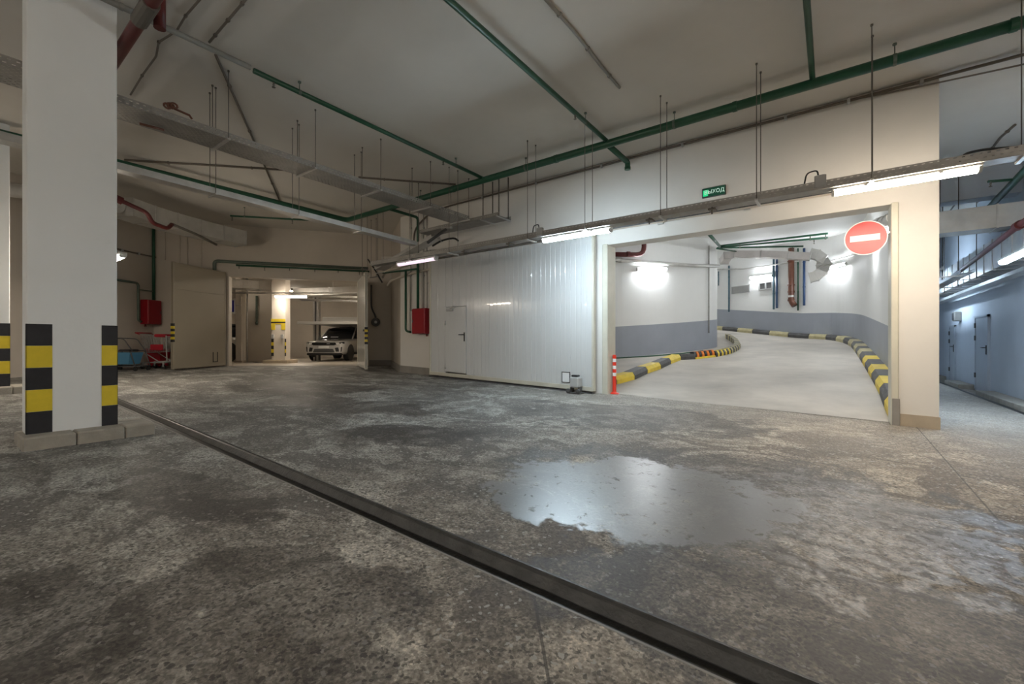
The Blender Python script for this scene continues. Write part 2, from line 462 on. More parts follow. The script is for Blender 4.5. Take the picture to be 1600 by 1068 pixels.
# ------------------------------------------------------------------ mesh helpers
class MB:
    def __init__(self, frame=None):
        self.v, self.f, self.s, self.mi = [], [], [], []
        self.fr = frame
        self.cur = 0

    def add(self, pts, faces, smooth_=False):
        n = len(self.v)
        for p in pts:
            p = V(p)
            self.v.append(self.fr @ p if self.fr else p)
        for f in faces:
            self.f.append([i + n for i in f])
            self.s.append(smooth_)
            self.mi.append(self.cur)
        return self

    def box(self, a, b):
        x0, y0, z0 = (min(a[i], b[i]) for i in range(3))
        x1, y1, z1 = (max(a[i], b[i]) for i in range(3))
        return self.add([(x0, y0, z0), (x1, y0, z0), (x1, y1, z0), (x0, y1, z0), (x0, y0, z1), (x1, y0, z1), (x1, y1, z1), (x0, y1, z1)],
                        [(0, 3, 2, 1), (4, 5, 6, 7), (0, 1, 5, 4), (1, 2, 6, 5), (2, 3, 7, 6), (3, 0, 4, 7)])

    def bbox(self, a, b, r=0.01):          # box with chamfered vertical/horizontal edges
        x0, y0, z0 = (min(a[i], b[i]) for i in range(3))
        x1, y1, z1 = (max(a[i], b[i]) for i in range(3))
        r = min(r, (x1 - x0) * .45, (y1 - y0) * .45, (z1 - z0) * .45)
        P = []
        for (z, e) in ((z0, r), (z0 + r, 0), (z1 - r, 0), (z1, r)):
            X0, X1, Y0, Y1 = x0 + e, x1 - e, y0 + e, y1 - e
            q = r
            P += [(X0 + q, Y0, z), (X1 - q, Y0, z), (X1, Y0 + q, z), (X1, Y1 - q, z), (X1 - q, Y1, z), (X0 + q, Y1, z), (X0, Y1 - q, z), (X0, Y0 + q, z)]
        fs = []
        for k in range(3):
            for i in range(8):
                j = (i + 1) % 8
                fs.append((k * 8 + i, k * 8 + j, k * 8 + 8 + j, k * 8 + 8 + i))
        fs.append(tuple(range(7, -1, -1)))
        fs.append(tuple(range(24, 32)))
        return self.add(P, fs)

    def prism(self, poly, fn, d0, d1):     # poly of 2d points, fn(u, v, d) -> point
        n = len(poly)
        P = [fn(u, v_, d0) for u, v_ in poly] + [fn(u, v_, d1) for u, v_ in poly]
        fs = [(i, (i + 1) % n, n + (i + 1) % n, n + i) for i in range(n)]
        fs.append(tuple(range(n - 1, -1, -1)))
        fs.append(tuple(range(n, 2 * n)))
        return self.add(P, fs)

    def tube(self, pts, r, seg=10, cap=True):
        pts = [V(p) for p in pts]
        n = len(pts)
        tan = []
        for i in range(n):
            a = pts[max(0, i - 1)]
            b = pts[min(n - 1, i + 1)]
            t = (b - a)
            tan.append(t.normalized() if t.length > 1e-9 else V((0, 0, 1)))
        up = V((0, 0, 1)) if abs(tan[0].z) < 0.9 else V((1, 0, 0))
        nrm = (up - tan[0] * up.dot(tan[0])).normalized()
        P = []
        rr = r if isinstance(r, (list, tuple)) else [r] * n
        for i in range(n):
            nrm = (nrm - tan[i] * nrm.dot(tan[i]))
            nrm = nrm.normalized() if nrm.length > 1e-6 else V((1, 0, 0))
            b = tan[i].cross(nrm)
            k = 1.0
            if 0 < i < n - 1:
                d = (pts[i] - pts[i - 1]).normalized().dot(tan[i])
                k = 1.0 / max(0.6, d) if d > 0 else 1.0
            for s in range(seg):
                an = 2 * math.pi * s / seg
                P.append(pts[i] + (nrm * math.cos(an) + b * math.sin(an)) * rr[i] * k)
        fs = []
        for i in range(n - 1):
            for s in range(seg):
                t = (s + 1) % seg
                fs.append((i * seg + s, i * seg + t, (i + 1) * seg + t, (i + 1) * seg + s))
        self.add(P, fs, True)
        if cap:
            m = len(self.v) - len(P)
            self.f.append([m + s for s in range(seg - 1, -1, -1)])
            self.f.append([m + (n - 1) * seg + s for s in range(seg)])
            self.s += [False, False]
            self.mi += [self.cur, self.cur]
        return self

    def lathe(self, prof, base=(0, 0, 0), axis=(0, 0, 1), seg=16):
        ax = V(axis).normalized()
        up = V((0, 0, 1)) if abs(ax.z) < 0.9 else V((1, 0, 0))
        a = (up - ax * up.dot(ax)).normalized()
        b = ax.cross(a)
        P = []
        for r, h in prof:
            for s in range(seg):
                an = 2 * math.pi * s / seg
                P.append(V(base) + ax * h + (a * math.cos(an) + b * math.sin(an)) * r)
        fs = []
        for i in range(len(prof) - 1):
            for s in range(seg):
                t = (s + 1) % seg
                fs.append((i * seg + s, i * seg + t, (i + 1) * seg + t, (i + 1) * seg + s))
        fs.append(tuple(range(seg - 1, -1, -1)))
        fs.append(tuple((len(prof) - 1) * seg + s for s in range(seg)))
        return self.add(P, fs, False)

    def mesh(self, name, mats):
        me = bpy.data.meshes.new(name)
        me.from_pydata([tuple(p) for p in self.v], [], self.f)
        for m in (mats if isinstance(mats, (list, tuple)) else [mats]):
            me.materials.append(M[m] if isinstance(m, str) else m)
        me.polygons.foreach_set('use_smooth', self.s)
        me.polygons.foreach_set('material_index', self.mi)
        me.update()
        import bmesh
        bm = bmesh.new()
        bm.from_mesh(me)
        bmesh.ops.recalc_face_normals(bm, faces=bm.faces)
        bm.to_mesh(me)
        bm.free()
        return me

    def build(self, name, mats, parent=None, label=None):
        o = bpy.data.objects.new(name, self.mesh(name, mats))
        col.objects.link(o)
        if parent is not None:
            o.parent = parent
            if parent.parent is None and parent.type == 'EMPTY':
                o.location = -parent.location if not parent.get('_local') else V((0, 0, 0))
        if label:
            o['label'] = label
        return o


def thing(name, label, cat, loc, group=None):
    o = bpy.data.objects.new(name, None)
    o.empty_display_size = 0.1
    o.location = loc
    col.objects.link(o)
    return tag(o, label, cat, group)


def tag(o, label, cat, group=None, kind=None):
    o['label'] = label
    o['category'] = cat
    if group:
        o['group'] = group
    if kind:
        o['kind'] = kind
    return o


def struct(o, label=None):
    o['kind'] = 'structure'
    if label:
        o['label'] = label
    return o


def arc_path(pts, r=0.12, n=5):            # round the corners of a path
    pts = [V(p) for p in pts]
    out = [pts[0]]
    for i in range(1, len(pts) - 1):
        a, b, c = pts[i - 1], pts[i], pts[i + 1]
        d0, d1 = (a - b), (c - b)
        k = min(r, d0.length * .45, d1.length * .45)
        p0, p1 = b + d0.normalized() * k, b + d1.normalized() * k
        for j in range(n + 1):
            t = j / n
            out.append(p0 * (1 - t) ** 2 + b * 2 * t * (1 - t) + p1 * t * t)
    out.append(pts[-1])
    return out


def frame(o, x, y, z):
    m = Matrix.Identity(4)
    for i, a in enumerate((x, y, z)):
        m[0][i], m[1][i], m[2][i] = a[0], a[1], a[2]
    m[0][3], m[1][3], m[2][3] = o[0], o[1], o[2]
    return m


def wall_prism(p, q, poly, thick, name, mats, label=None):
    """wall from plan point p towards q; poly in (s along, z up); thickness to the left of p->q is negative"""
    d = (V((q.x, q.y, 0)) - V((p.x, p.y, 0))).normalized()
    n = V((-d.y, d.x, 0))
    mb = MB()
    mb.prism(poly, lambda s, z, t: V((p.x, p.y, 0)) + d * s + n * t + V((0, 0, z)), 0.0, thick)
    return struct(mb.build(name, mats), label)


# ------------------------------------------------------------------ floor, ceiling and walls of the hall
FAR0 = C(-8.86, 13.5)                      # left jamb of the far doors
FDIR = V((0.582, 0.813, 0)).normalized()
FN = V((-FDIR.y, FDIR.x, 0))               # away from the camera
FC0 = FAR0 - FDIR * 1.95                   # corner with the left wall
FC1 = FAR0 + FDIR * 4.9                    # corner with the return
T0, T1 = 1.62, 1.81                        # drain channel between these Y
mb = MB()


def fpoly(pts):
    mb.add([(x, y, fz(x)) for x, y in pts], [tuple(range(len(pts)))])


LW0 = C(-11.3, -3.0)                       # far (near) end of the left wall
fpoly([(-21, -8), (1.2, -8), (1.2, T0), (-21, T0)])
fpoly([(1.2, -8), (6.2, -8), (6.2, T0), (1.2, T0)])
fpoly([(-17.5, T1), (1.2, T1), (1.2, 8.5), (-10.2, 8.5), (FC1.x, FC1.y + 0.1), (FC0.x - .1, FC0.y - .1), (-17.5, 4.0)])
fpoly([(1.2, T1), (6.2, T1), (6.2, 22), (1.2, 22)])
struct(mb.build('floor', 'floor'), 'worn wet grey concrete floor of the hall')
# drain channel
dr = thing('drain_channel', 'long black recessed drain channel running across the concrete floor', 'drain', (-3, (T0 + T1) / 2, fz(-3) - .07))
for nm, prof_, m in (('channel_floor', [(T0, .08), (T1 - .05, .08), (T1 - .05, .055), (T0, .055)], 'channel'),
                     ('channel_side', [(T0 - .004, .07), (T0 + .008, .07), (T0 + .008, -.001), (T0 - .004, -.001)], 'conduit'),
                     ('channel_side', [(T1 - .055, .07), (T1, .07), (T1, .004), (T1 - .02, .012), (T1 - .055, .05)], 'channel_rim'),
                     ('channel_lip', [(T1 - .004, .02), (T1 + .008, .02), (T1 + .008, -.002), (T1 - .004, -.002)], 'channel_rim')):
    b = MB()
    n_ = len(prof_)
    for x0, x1 in ((-14.2, 1.2), (1.2, 6.15)):
        b.add([(x0, y, fz(x0) - d) for y, d in prof_] + [(x1, y, fz(x1) - d) for y, d in prof_],
              [(i, (i + 1) % n_, n_ + (i + 1) % n_, n_ + i) for i in range(n_)] + [tuple(range(n_ - 1, -1, -1)), tuple(range(n_, 2 * n_))])
    b.build(nm, m, dr)
# ceiling
mb = MB()
for poly in ([(-21, -8), (1.2, -8), (1.2, 8.5), (-10.2, 8.5), (FC1.x, FC1.y + .3), (FC0.x - .4, FC0.y), (-21, 2)],
             [(1.2, -8), (6.2, -8), (6.2, 22), (1.2, 22)]):
    mb.prism(poly, lambda u, v_, d: V((u, v_, d)), CEIL, CEIL + .25)
struct(mb.build('ceiling', 'ceiling'), 'painted concrete ceiling of the hall')
# front wall with the ramp opening
OX0, OX1, PX = -3.77, 0.69, 1.18
OZ = CAMZ + 1.98
mb = MB()
mb.prism([(-10.2, -.4), (OX0, -.4), (OX0, OZ), (OX1, OZ), (OX1, -.4), (PX, -.4), (PX, CEIL), (-10.2, CEIL)], lambda u, v_, d: V((u, d, v_)), WY, WY + .36)
struct(mb.build('wall_front', 'white'), 'white wall above and beside the ramp opening')
b = MB()
b.add([(x, y, fz(x) + h) for h in (0, .17) for x, y in ((OX1 + .07, WY - .012), (PX + .012, WY - .012), (PX + .012, WY + .37), (OX1 + .07, WY + .37))],
      [(0, 3, 2, 1), (4, 5, 6, 7), (0, 1, 5, 4), (1, 2, 6, 5), (2, 3, 7, 6), (3, 0, 4, 7)])
struct(b.build('baseboard_front', 'tile'), 'beige tiled skirting of the pillar by the ramp')
b = MB()
b.add([(x, y, fz(x) + h) for h in (-.01, .2) for x, y in ((-10.2, WY - .02), (-8.6, WY - .02), (-8.6, WY + .01), (-10.2, WY + .01))],
      [(0, 3, 2, 1), (4, 5, 6, 7), (0, 1, 5, 4), (1, 2, 6, 5), (2, 3, 7, 6), (3, 0, 4, 7)])
struct(b.build('baseboard_gate', 'tile_grey'), 'dull grey skirting left of the sliding gate')
# opening trims
for i, (x0, x1, m) in enumerate(((OX0 - .02, OX0 + .10, 'gate_edge'), (OX1 - .01, OX1 + .075, 'gate_edge'))):
    b = MB()
    b.bbox((x0, WY - .03, fz(x0) - .02), (x1, WY + .38, OZ + .02), .012)
    struct(b.build('trim_%d' % (i + 1), m), ('cream steel post at the left of the ramp opening', 'narrow cream jamb on the pillar side of the ramp opening')[i])
b = MB()
b.bbox((OX1 + .0, WY - .045, fz(OX1) - .02), (OX1 + .085, WY - .028, fz(OX1) + .38), .006)
struct(b.build('trim_3', 'tile_grey'), 'grey guard plate at the foot of the pillar jamb')
# return wall and far wall with the double doors
RET0 = V((-10.2, WY, 0))
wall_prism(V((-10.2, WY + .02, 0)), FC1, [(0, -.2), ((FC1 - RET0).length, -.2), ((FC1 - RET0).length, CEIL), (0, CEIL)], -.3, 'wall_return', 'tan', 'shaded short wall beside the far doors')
SO = 4.12
LZ = CAMZ + 2.05
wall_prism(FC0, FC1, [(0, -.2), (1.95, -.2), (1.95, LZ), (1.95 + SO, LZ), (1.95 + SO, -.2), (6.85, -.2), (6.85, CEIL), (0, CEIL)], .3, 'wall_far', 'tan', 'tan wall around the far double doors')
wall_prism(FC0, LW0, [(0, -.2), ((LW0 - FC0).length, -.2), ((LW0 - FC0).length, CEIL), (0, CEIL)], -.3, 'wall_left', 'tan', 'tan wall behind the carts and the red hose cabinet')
b = MB()
q0, q1 = FAR0 + FDIR * (SO + .05), FC1
for p, q in ((q0, q1), (q1, RET0 + V((-.02, 0, 0)))):
    d = (V((q.x, q.y, 0)) - V((p.x, p.y, 0))).normalized()
    n = V((d.y, -d.x, 0)) * .02
    b.add([V((x.x, x.y, fz(x.x) + h)) for h in (-.02, .2) for x in (p, q, q + n, p + n)], [(0, 3, 2, 1), (4, 5, 6, 7), (0, 1, 5, 4), (1, 2, 6, 5), (2, 3, 7, 6), (3, 0, 4, 7)])
struct(b.build('baseboard_far', 'tile_grey'), 'dark skirting in the corner by the far doors')
# unseen sides that close the hall
mb = MB(); mb.box((-21, -8.3, -.6), (6.4, -8, CEIL)); struct(mb.build('wall_back', 'cream'))
mb = MB(); mb.box((6.2, -8, -.8), (6.5, 11.2, CEIL)); struct(mb.build('wall_right', 'cream'))
mb = MB(); mb.box((3.1, 11.0, -.6), (6.5, 11.3, CEIL)); struct(mb.build('wall_turn', 'passage'))
# passage to the right of the pillar
RX = 3.1
mb = MB(); mb.box((RX, 11.3, -.6), (RX + .3, 22.3, CEIL)); struct(mb.build('wall_passage', 'passage'), 'pale blue wall of the side passage with two steel doors')
mb = MB(); mb.box((1.2, 22, -.6), (RX, 22.3, CEIL)); struct(mb.build('wall_end', 'passage'), 'end wall of the side passage')
mb = MB(); mb.box((1.0, WY + .36, -.5), (PX, 22, 6.2)); struct(mb.build('wall_between', 'passage'), 'wall between the ramp and the side passage')
mb = MB(); mb.box((1.2, 13.2, CEIL - .62), (RX, 13.6, CEIL)); struct(mb.build('trim_4', 'passage'), 'dropped ceiling beam across the side passage')

# ------------------------------------------------------------------ ramp shell
OUT = [V((1.0, 8.6, 0)), V((1.0, 11, 0)), V((.97, 14, 0)), V((.9, 18, 0)), V((.82, 20, 0)), V((.6, 21.6, 0)), V((.15, 22.9, 0)), V((-.5, 23.6, 0)), V((-1.4, 24.15, 0)),
       V((-3.2, 25.2, 0)), V((-5.0, 26.2, 0)), V((-7.0, 27.1, 0)), V((-9.0, 27.75, 0)), V((-10.18, 28.1, 0))]
INN = [V((-10.18, 12.65, 0)), V((-8.8, 13.25, 0)), V((-6.7, 14.7, 0)), V((-5.85, 15.5, 0)), V((-5.15, 16.35, 0)), V((-4.5, 17.35, 0)), V((-4.05, 18.35, 0)), V((-3.85, 19.0, 0)),
       V((-3.86, 19.6, 0)), V((-4.1, 20.2, 0)), V((-4.7, 20.9, 0)), V((-5.8, 21.7, 0)), V((-8, 22.6, 0)), V((-10.18, 23.1, 0))]


def refine(pts, n=4):                      # Catmull-Rom through the surveyed points
    out = []
    for i in range(len(pts) - 1):
        p0, p1, p2, p3 = pts[max(0, i - 1)], pts[i], pts[i + 1], pts[min(len(pts) - 1, i + 2)]
        for j in range(n):
            t = j / n
            out.append(.5 * ((2 * p1) + (p2 - p0) * t + (2 * p0 - 5 * p1 + 4 * p2 - p3) * t * t + (3 * p1 - p0 - 3 * p2 + p3) * t ** 3))
    out.append(pts[-1])
    return out


OUTR, INNR = refine(OUT), refine(INN)
DADO = 1.14
RCEIL = 4.42


def ramp_wall(line, name, label, side):
    b = MB()
    offs = []
    for i, p in enumerate(line):
        d = (line[min(i + 1, len(line) - 1)] - line[max(0, i - 1)]).normalized()
        offs.append(V((-d.y, d.x, 0)) * side)
    for k, (h0, h1) in enumerate(((-.4, DADO), (DADO, RCEIL + .3))):
        b.cur = 1 - k
        for i in range(len(line) - 1):
            p, q = line[i], line[i + 1]
            b.add([V((p.x, p.y, fr(p.x, p.y) + h0)), V((q.x, q.y, fr(q.x, q.y) + h0)), V((q.x, q.y, fr(q.x, q.y) + h1)), V((p.x, p.y, fr(p.x, p.y) + h1))], [(0, 1, 2, 3)], True)
    b.cur = 0
    for i in range(len(line) - 1):         # back face gives the wall its thickness
        p, q = line[i] + offs[i] * .18, line[i + 1] + offs[i + 1] * .18
        b.add([V((p.x, p.y, fr(p.x, p.y) - .4)), V((q.x, q.y, fr(q.x, q.y) - .4)), V((q.x, q.y, fr(q.x, q.y) + RCEIL + .3)), V((p.x, p.y, fr(p.x, p.y) + RCEIL + .3))], [(0, 1, 2, 3)], True)
    return struct(b.build(name, ['ramp_white', 'dado']), label)


ramp_wall(OUTR, 'wall_ramp_outer', 'white curved outer wall of the ramp with a blue grey dado', -1)
ramp_wall(INNR, 'wall_ramp_inner', 'white rounded inner wall of the ramp with a grey dado', 1)
for nm, h, m, lab in (('floor_ramp', 0.0, 'ramp', 'concrete ramp curving up to the left'), ('ceiling_ramp', RCEIL, 'ramp_white', 'white sloping ceiling over the ramp')):
    b = MB()
    nx, ny = 34, 56
    xs = [-10.2 + (11.25) * i / nx for i in range(nx + 1)]
    ys = [(8.5 if h else 8.42) + 20.5 * (j / ny) ** 1.15 for j in range(ny + 1)]
    P = [(x, y, (fr(x, y) + h if h == 0 else -.02 + .085 * (y - 8.6) + 0.08 * max(0.0, -1.2 - x) * smooth((y - 19.5) / 3.0) + h) + (0.004 if h == 0 else 0)) for y in ys for x in xs]
    b.add(P, [(j * (nx + 1) + i, j * (nx + 1) + i + 1, (j + 1) * (nx + 1) + i + 1, (j + 1) * (nx + 1) + i) for j in range(ny) for i in range(nx)], True)
    struct(b.build(nm, m), lab)
b = MB(); b.box((-10.4, 8.62, -.3), (-10.2, 29, 7)); struct(b.build('wall_ramp_back', 'ramp_white'))


def onwall(px, py, line):                  # sight line onto a ramp wall
    r = ray(px, py)
    best = None
    for i in range(len(line) - 1):
        p, q = line[i], line[i + 1]
        ex, ey = q.x - p.x, q.y - p.y
        det = r.x * (-ey) + ex * r.y
        if abs(det) < 1e-9:
            continue
        t = (p.x * (-ey) + ex * p.y) / det
        u = (r.x * p.y - r.y * p.x) / det
        if -0.001 <= u <= 1.001 and t > 1 and (best is None or t < best[0]):
            n = V((ey, -ex, 0)).normalized()
            if n.dot(V((r.x, r.y, 0))) > 0:
                n = -n
            best = (t, n, V((ex, ey, 0)).normalized())
    t, n, d = best
    return at(px, py, t), n, d


# ------------------------------------------------------------------ lamps
LAMPMATS = {}


def batten(p0, p1, facing, c, s, label, group, w_=.115, h_=.095, bare=False, name='fluorescent_lamp'):
    p0, p1 = V(p0), V(p1)
    ax = (p1 - p0)
    ln = ax.length
    ax = ax.normalized()
    n = V(facing)
    n = (n - ax * n.dot(ax)).normalized()
    sd = n.cross(ax)
    root = thing(name, label, 'lamp', (p0 + p1) / 2, group)
    f = frame(p0, ax, sd, n)
    b = MB(f)
    b.prism([(-w_ * .5, 0), (w_ * .5, 0), (w_ * .5, h_ * .35), (w_ * .42, h_ * .42), (-w_ * .42, h_ * .42), (-w_ * .5, h_ * .35)], lambda u, v_, d: V((d, u, v_)), 0, ln)
    b.build('housing', 'housing', root)
    key = (c, s)
    if key not in LAMPMATS:
        LAMPMATS[key] = glow('lamp_diffuser_%d' % len(LAMPMATS), c, s)
    b = MB(f)
    if bare:                               # open batten: two bare tubes below the housing, light on all sides
        for sgn in (-1, 1):
            b = MB(f)
            b.tube([(.03, sgn * .05, .085), (ln - .03, sgn * .05, .085)], .019, 12)
            b.build('tube', LAMPMATS[key], root)
        for d in (0, ln - .03):
            b = MB(f)
            b.bbox((d, -.075, .02), (d + .03, .075, .11), .006)
            b.build('end_cap', 'housing', root)
        for d in (ln * .2, ln * .8):
            b = MB(f)
            zc_ = CEIL - p0.z
            b.tube([(d, 0, 0), (d, 0, -zc_)], .006, 6)
            b.build('rod', 'rod', root)
        return root
    prof = [(-w_ * .47, h_ * .42), (w_ * .47, h_ * .42), (w_ * .44, h_ * .72), (w_ * .3, h_ * .95), (0, h_), (-w_ * .3, h_ * .95), (-w_ * .44, h_ * .72)]
    b.prism(prof, lambda u, v_, d: V((d, u, v_)), .02, ln - .02)
    b.build('diffuser', LAMPMATS[key], root)
    for d in (0, ln - .03):
        b = MB(f)
        b.prism([(u * 1.06, v_ * 1.03) for u, v_ in prof], lambda u, v_, q: V((q, u, v_)), d - .004, d + .026)
        b.build('end_cap', 'housing', root)
    for d in (ln * .25, ln * .75):
        for sgn in (-1, 1):
            b = MB(f)
            b.box((d - .018, sgn * w_ * .49, h_ * .2), (d + .018, sgn * w_ * .53, h_ * .58))
            b.build('clip', 'steel', root)
    return root


SOFT, COOL, WARM, PINK, DAY, BLUE = (1.0, .97, .92), (.70, .87, 1.0), (1.0, .875, .72), (.93, .74, .90), (.90, .95, 1.0), (.62, .80, 1.0)
LY, LZ2 = 6.6, CAMZ + 1.885
HG = 'fluorescent lamps under the long tray'
batten((-4.2, LY, LZ2), (-2.88, LY, LZ2), (0, 0, -1), COOL, LAMP * 1.5, 'glowing cool white tube lamp over the right end of the sliding gate', HG)
batten((0.0, LY, LZ2), (1.27, LY, LZ2), (0, 0, -1), WARM, LAMP * 1.35, 'glowing warm white tube lamp, nearest one, above the no-entry sign', HG)
batten((-8.25, LY, LZ2), (-6.95, LY, LZ2), (0, 0, -1), PINK, .3, 'dim pinkish tube lamp above the left end of the sliding gate', HG)
BT = dict(bare=True)
batten((-10.42, 2.1, 2.74), (-11.69, 2.1, 2.74), (0, 0, -1), WARM, LAMP * 1.25, 'tube lamp hidden behind the striped column', None)
batten((-4.2, -5.0, 2.98), (-2.9, -5.0, 2.98), (0, 0, -1), SOFT, LAMP * 1.4, 'added fill tube lamp behind the viewer on the left', None, **BT)  # unseen fill lamp, added to raise the general light of the hall
batten((2.6, -4.8, 2.98), (3.9, -4.8, 2.98), (0, 0, -1), SOFT, LAMP * 3.0, 'added fill tube lamp behind the viewer on the right', None, **BT)  # unseen fill lamp, added to brighten the column face and foreground
batten((-9.6, -2.6, 2.98), (-8.3, -2.6, 2.98), (0, 0, -1), SOFT, LAMP * .45, 'added fill tube lamp beyond the left picture edge', None, **BT)  # weak unseen fill lamp, added for ambient light on the left
# ramp lamps
RG = 'wall lamps along the ramp'
p, n, d = onwall(992, 422, INNR); q, _, _ = onwall(1050, 422, INNR)
q = p + (q - p).normalized() * 1.27
batten(p + n * .1 + V((0, 0, .02)), q + n * .1 + V((0, 0, .02)), n + V((0, 0, -.3)), DAY, LAMP * 1.0, 'glowing tube lamp on the rounded inner ramp wall', RG)
p, n, d = onwall(1175, 434, OUTR); q, _, _ = onwall(1210, 430, OUTR)
batten(p + n * .11, q + n * .11, n + V((0, 0, -.3)), DAY, LAMP * .72, 'tube lamp on the far ramp wall above the small two-pane window', RG)
p, n, d = onwall(1298, 418, OUTR); q, _, _ = onwall(1328, 411, OUTR)
batten(p + n * .11, q + n * .11, n + V((0, 0, -.3)), DAY, LAMP * .72, 'tube lamp on the outer ramp wall left of the no-entry sign', RG)
batten((.93, 14.6, 3.7), (.93, 15.87, 3.75), (-1, 0, -.3), DAY, LAMP * 1.0, 'tube lamp seen end-on below the no-entry sign', RG)
batten((.93, 9.7, 3.15), (.93, 10.97, 3.25), (-1, 0, -.3), DAY, LAMP * .8, 'tube lamp just inside the ramp, half hidden by the pillar jamb', RG)
p, n, d = onwall(1122, 420, OUTR)
batten(V((-9.4, 27.55, 4.9)), V((-8.2, 27.15, 4.9)), (-.3, -1, -.3), DAY, LAMP * 1.0, 'added fill tube lamp higher up the ramp behind the rounded wall', RG)  # out of sight, added as ambient light for the upper ramp
# passage lamps
batten((2.32, 9.55, 2.5), (2.32, 10.82, 2.5), (0, 0, -1), BLUE, LAMP * 1.5, 'cool tube lamp in the side passage at the picture edge', None)
batten((2.0, 17.2, 3.0), (2.0, 18.5, 3.0), (0, 0, -1), BLUE, LAMP * 1.5, 'added cool fill tube lamp hidden deep in the side passage', None)  # out of sight behind the pillar, added as passage fill

# ------------------------------------------------------------------ columns
def striped_column(name, label, x1, x0, y0, y1, top, kerb, tape_w=.17, z_tape=1.06, blocks=None):
    """x1 = face towards the hall (+X), the shaft spans x0..x1, y0..y1"""
    zf = fz((x0 + x1) / 2)
    root = thing(name, label, 'column', ((x0 + x1) / 2, (y0 + y1) / 2, zf), 'black and yellow taped columns')
    kh = .11
    b = MB(); b.bbox((x0, y0, zf - .05), (x1, y1, top), .008); b.build('shaft', 'column', root)
    n = 5
    hh = z_tape / n
    zb = zf + kh
    for (ya, yb, wrap) in ((y0, y0 + tape_w, 0), (y1 - tape_w * .72, y1, 1)):
        for k in range(n):
            b = MB()
            za, zc = zb + k * hh, zb + (k + 1) * hh - .002
            e = .004
            b.box((x1, ya - (e if wrap == 0 else 0), za), (x1 + e, yb + (e if wrap else 0), zc))
            yy = y0 if wrap == 0 else y1
            s = -1 if wrap == 0 else 1
            b.box((x1 - .05, yy, za), (x1 + e, yy + s * e, zc))
            b.build('warning_stripe', 'black' if k % 2 == 0 else 'yellow', root)
    # concrete kerb round the foot
    xk = x1 + kerb
    xs = [(xk - .1, xk)]
    cuts = [y0 - .05 + (y1 - y0 + .32) * t for t in (0, .37, .74, 1.0)]
    for i in range(3):
        b = MB()
        b.bbox((x1 - .02, cuts[i] + .003, zf - .05), (xk, cuts[i + 1] - .003, zf + kh), .012)
        b.build('kerb_block', 'kerb_stone', root)
    for i in range(2):
        b = MB()
        b.bbox((x0 - .05 + (x1 - .03 - x0 + .05) * i / 2 + .003, cuts[0], zf - .05), (x0 - .05 + (x1 - .03 - x0 + .05) * (i + 1) / 2, cuts[3], zf + kh - .004), .012)
        b.build('kerb_block', 'kerb_stone', root)
    return root


striped_column('concrete_column', 'large white column in front with black and yellow corner tape on a kerb base', -6.17, -6.49, .545, 1.195, CEIL, .24)
striped_column('concrete_column', 'second white taped column cut off by the left picture edge', -11.17, -11.6, .15, .80, CEIL, .2, .2)

# ------------------------------------------------------------------ sliding gate
GY0, GY1 = 8.07, 8.15
GX0, GX1 = -8.72, -3.95
GTOP = CAMZ + 2.2
gate = thing('sliding_gate', 'wide pale enamelled sliding gate with a wicket door, left of the ramp', 'gate', ((GX0 + GX1) / 2, GY1, fz(-6.3)))
DX0, DX1, DZ1 = -8.16, -7.42, CAMZ + .90


def gate_board(x0, x1, z0f, z1, parent, name='board', y0=GY0):
    b = MB()
    n = 2
    w_ = (x1 - x0)
    for k in range(n):                     # each board is a shallow double rib
        a, c_ = x0 + w_ * k / n, x0 + w_ * (k + 1) / n
        e = w_ * .03
        pr = [(a + (.0015 if k == 0 else 0), .005), (a + e, 0.0), (c_ - e, 0.0), (c_ - (.0015 if k == n - 1 else 0), .005), (c_ - (.0015 if k == n - 1 else 0), GY1 - y0), (a + (.0015 if k == 0 else 0), GY1 - y0)]
        P = [(u, y0 + v_, (fz(u) + z0f)) for u, v_ in pr] + [(u, y0 + v_, z1) for u, v_ in pr]
        m = len(pr)
        b.add(P, [(i, (i + 1) % m, m + (i + 1) % m, m + i) for i in range(m)] + [tuple(range(m - 1, -1, -1)), tuple(range(m, 2 * m))])
    return b.build(name, 'gate', parent)


x = GX0
xs = [GX0]
while xs[-1] < DX0 - .3:
    xs.append(xs[-1] + (DX0 - GX0) / 2)
xs[-1] = DX0
nb = 14
rest = [DX1 + (GX1 - DX1) * i / nb for i in range(nb + 1)]
for a, c_ in zip(xs[:-1], xs[1:]):
    gate_board(a, c_, .13, GTOP, gate)
for a, c_ in zip(rest[:-1], rest[1:]):
    gate_board(a, c_, .13, GTOP, gate)
for i in range(3):                         # boards above the wicket door
    a = DX0 + (DX1 - DX0) * i / 3
    b = MB(); b.bbox((a + .003, GY0, DZ1 + .012), (a + (DX1 - DX0) / 3 - .003, GY1, GTOP), .008); b.build('board', 'gate', gate)
wd = None
b = MB()
b.add([(x, y, z) for z, q in ((0, 0),) for x, y, z in ()], [])
b = MB()
b.add([(DX0 + .008, y, fz(DX0) + .17) for y in (GY0 - .012, GY1)] + [(DX1 - .008, y, fz(DX1) + .17) for y in (GY1, GY0 - .012)] +
      [(DX0 + .008, y, DZ1) for y in (GY0 - .012, GY1)] + [(DX1 - .008, y, DZ1) for y in (GY1, GY0 - .012)],
      [(0, 1, 2, 3), (4, 7, 6, 5), (0, 4, 5, 1), (1, 5, 6, 2), (2, 6, 7, 3), (3, 7, 4, 0)])
wd = b.build('wicket_door', 'gate', gate, 'flush pale wicket door')
hx, hz = onY(726, 525, GY0).x, onY(726, 525, GY0).z
b = MB(); b.bbox((hx - .022, GY0 - .022, hz - .13), (hx + .022, GY0 - .008, hz + .1), .006)
b.tube(arc_path([(hx, GY0 - .02, hz + .04), (hx, GY0 - .065, hz + .04), (hx - .15, GY0 - .065, hz + .04)], .02), .011, 8)
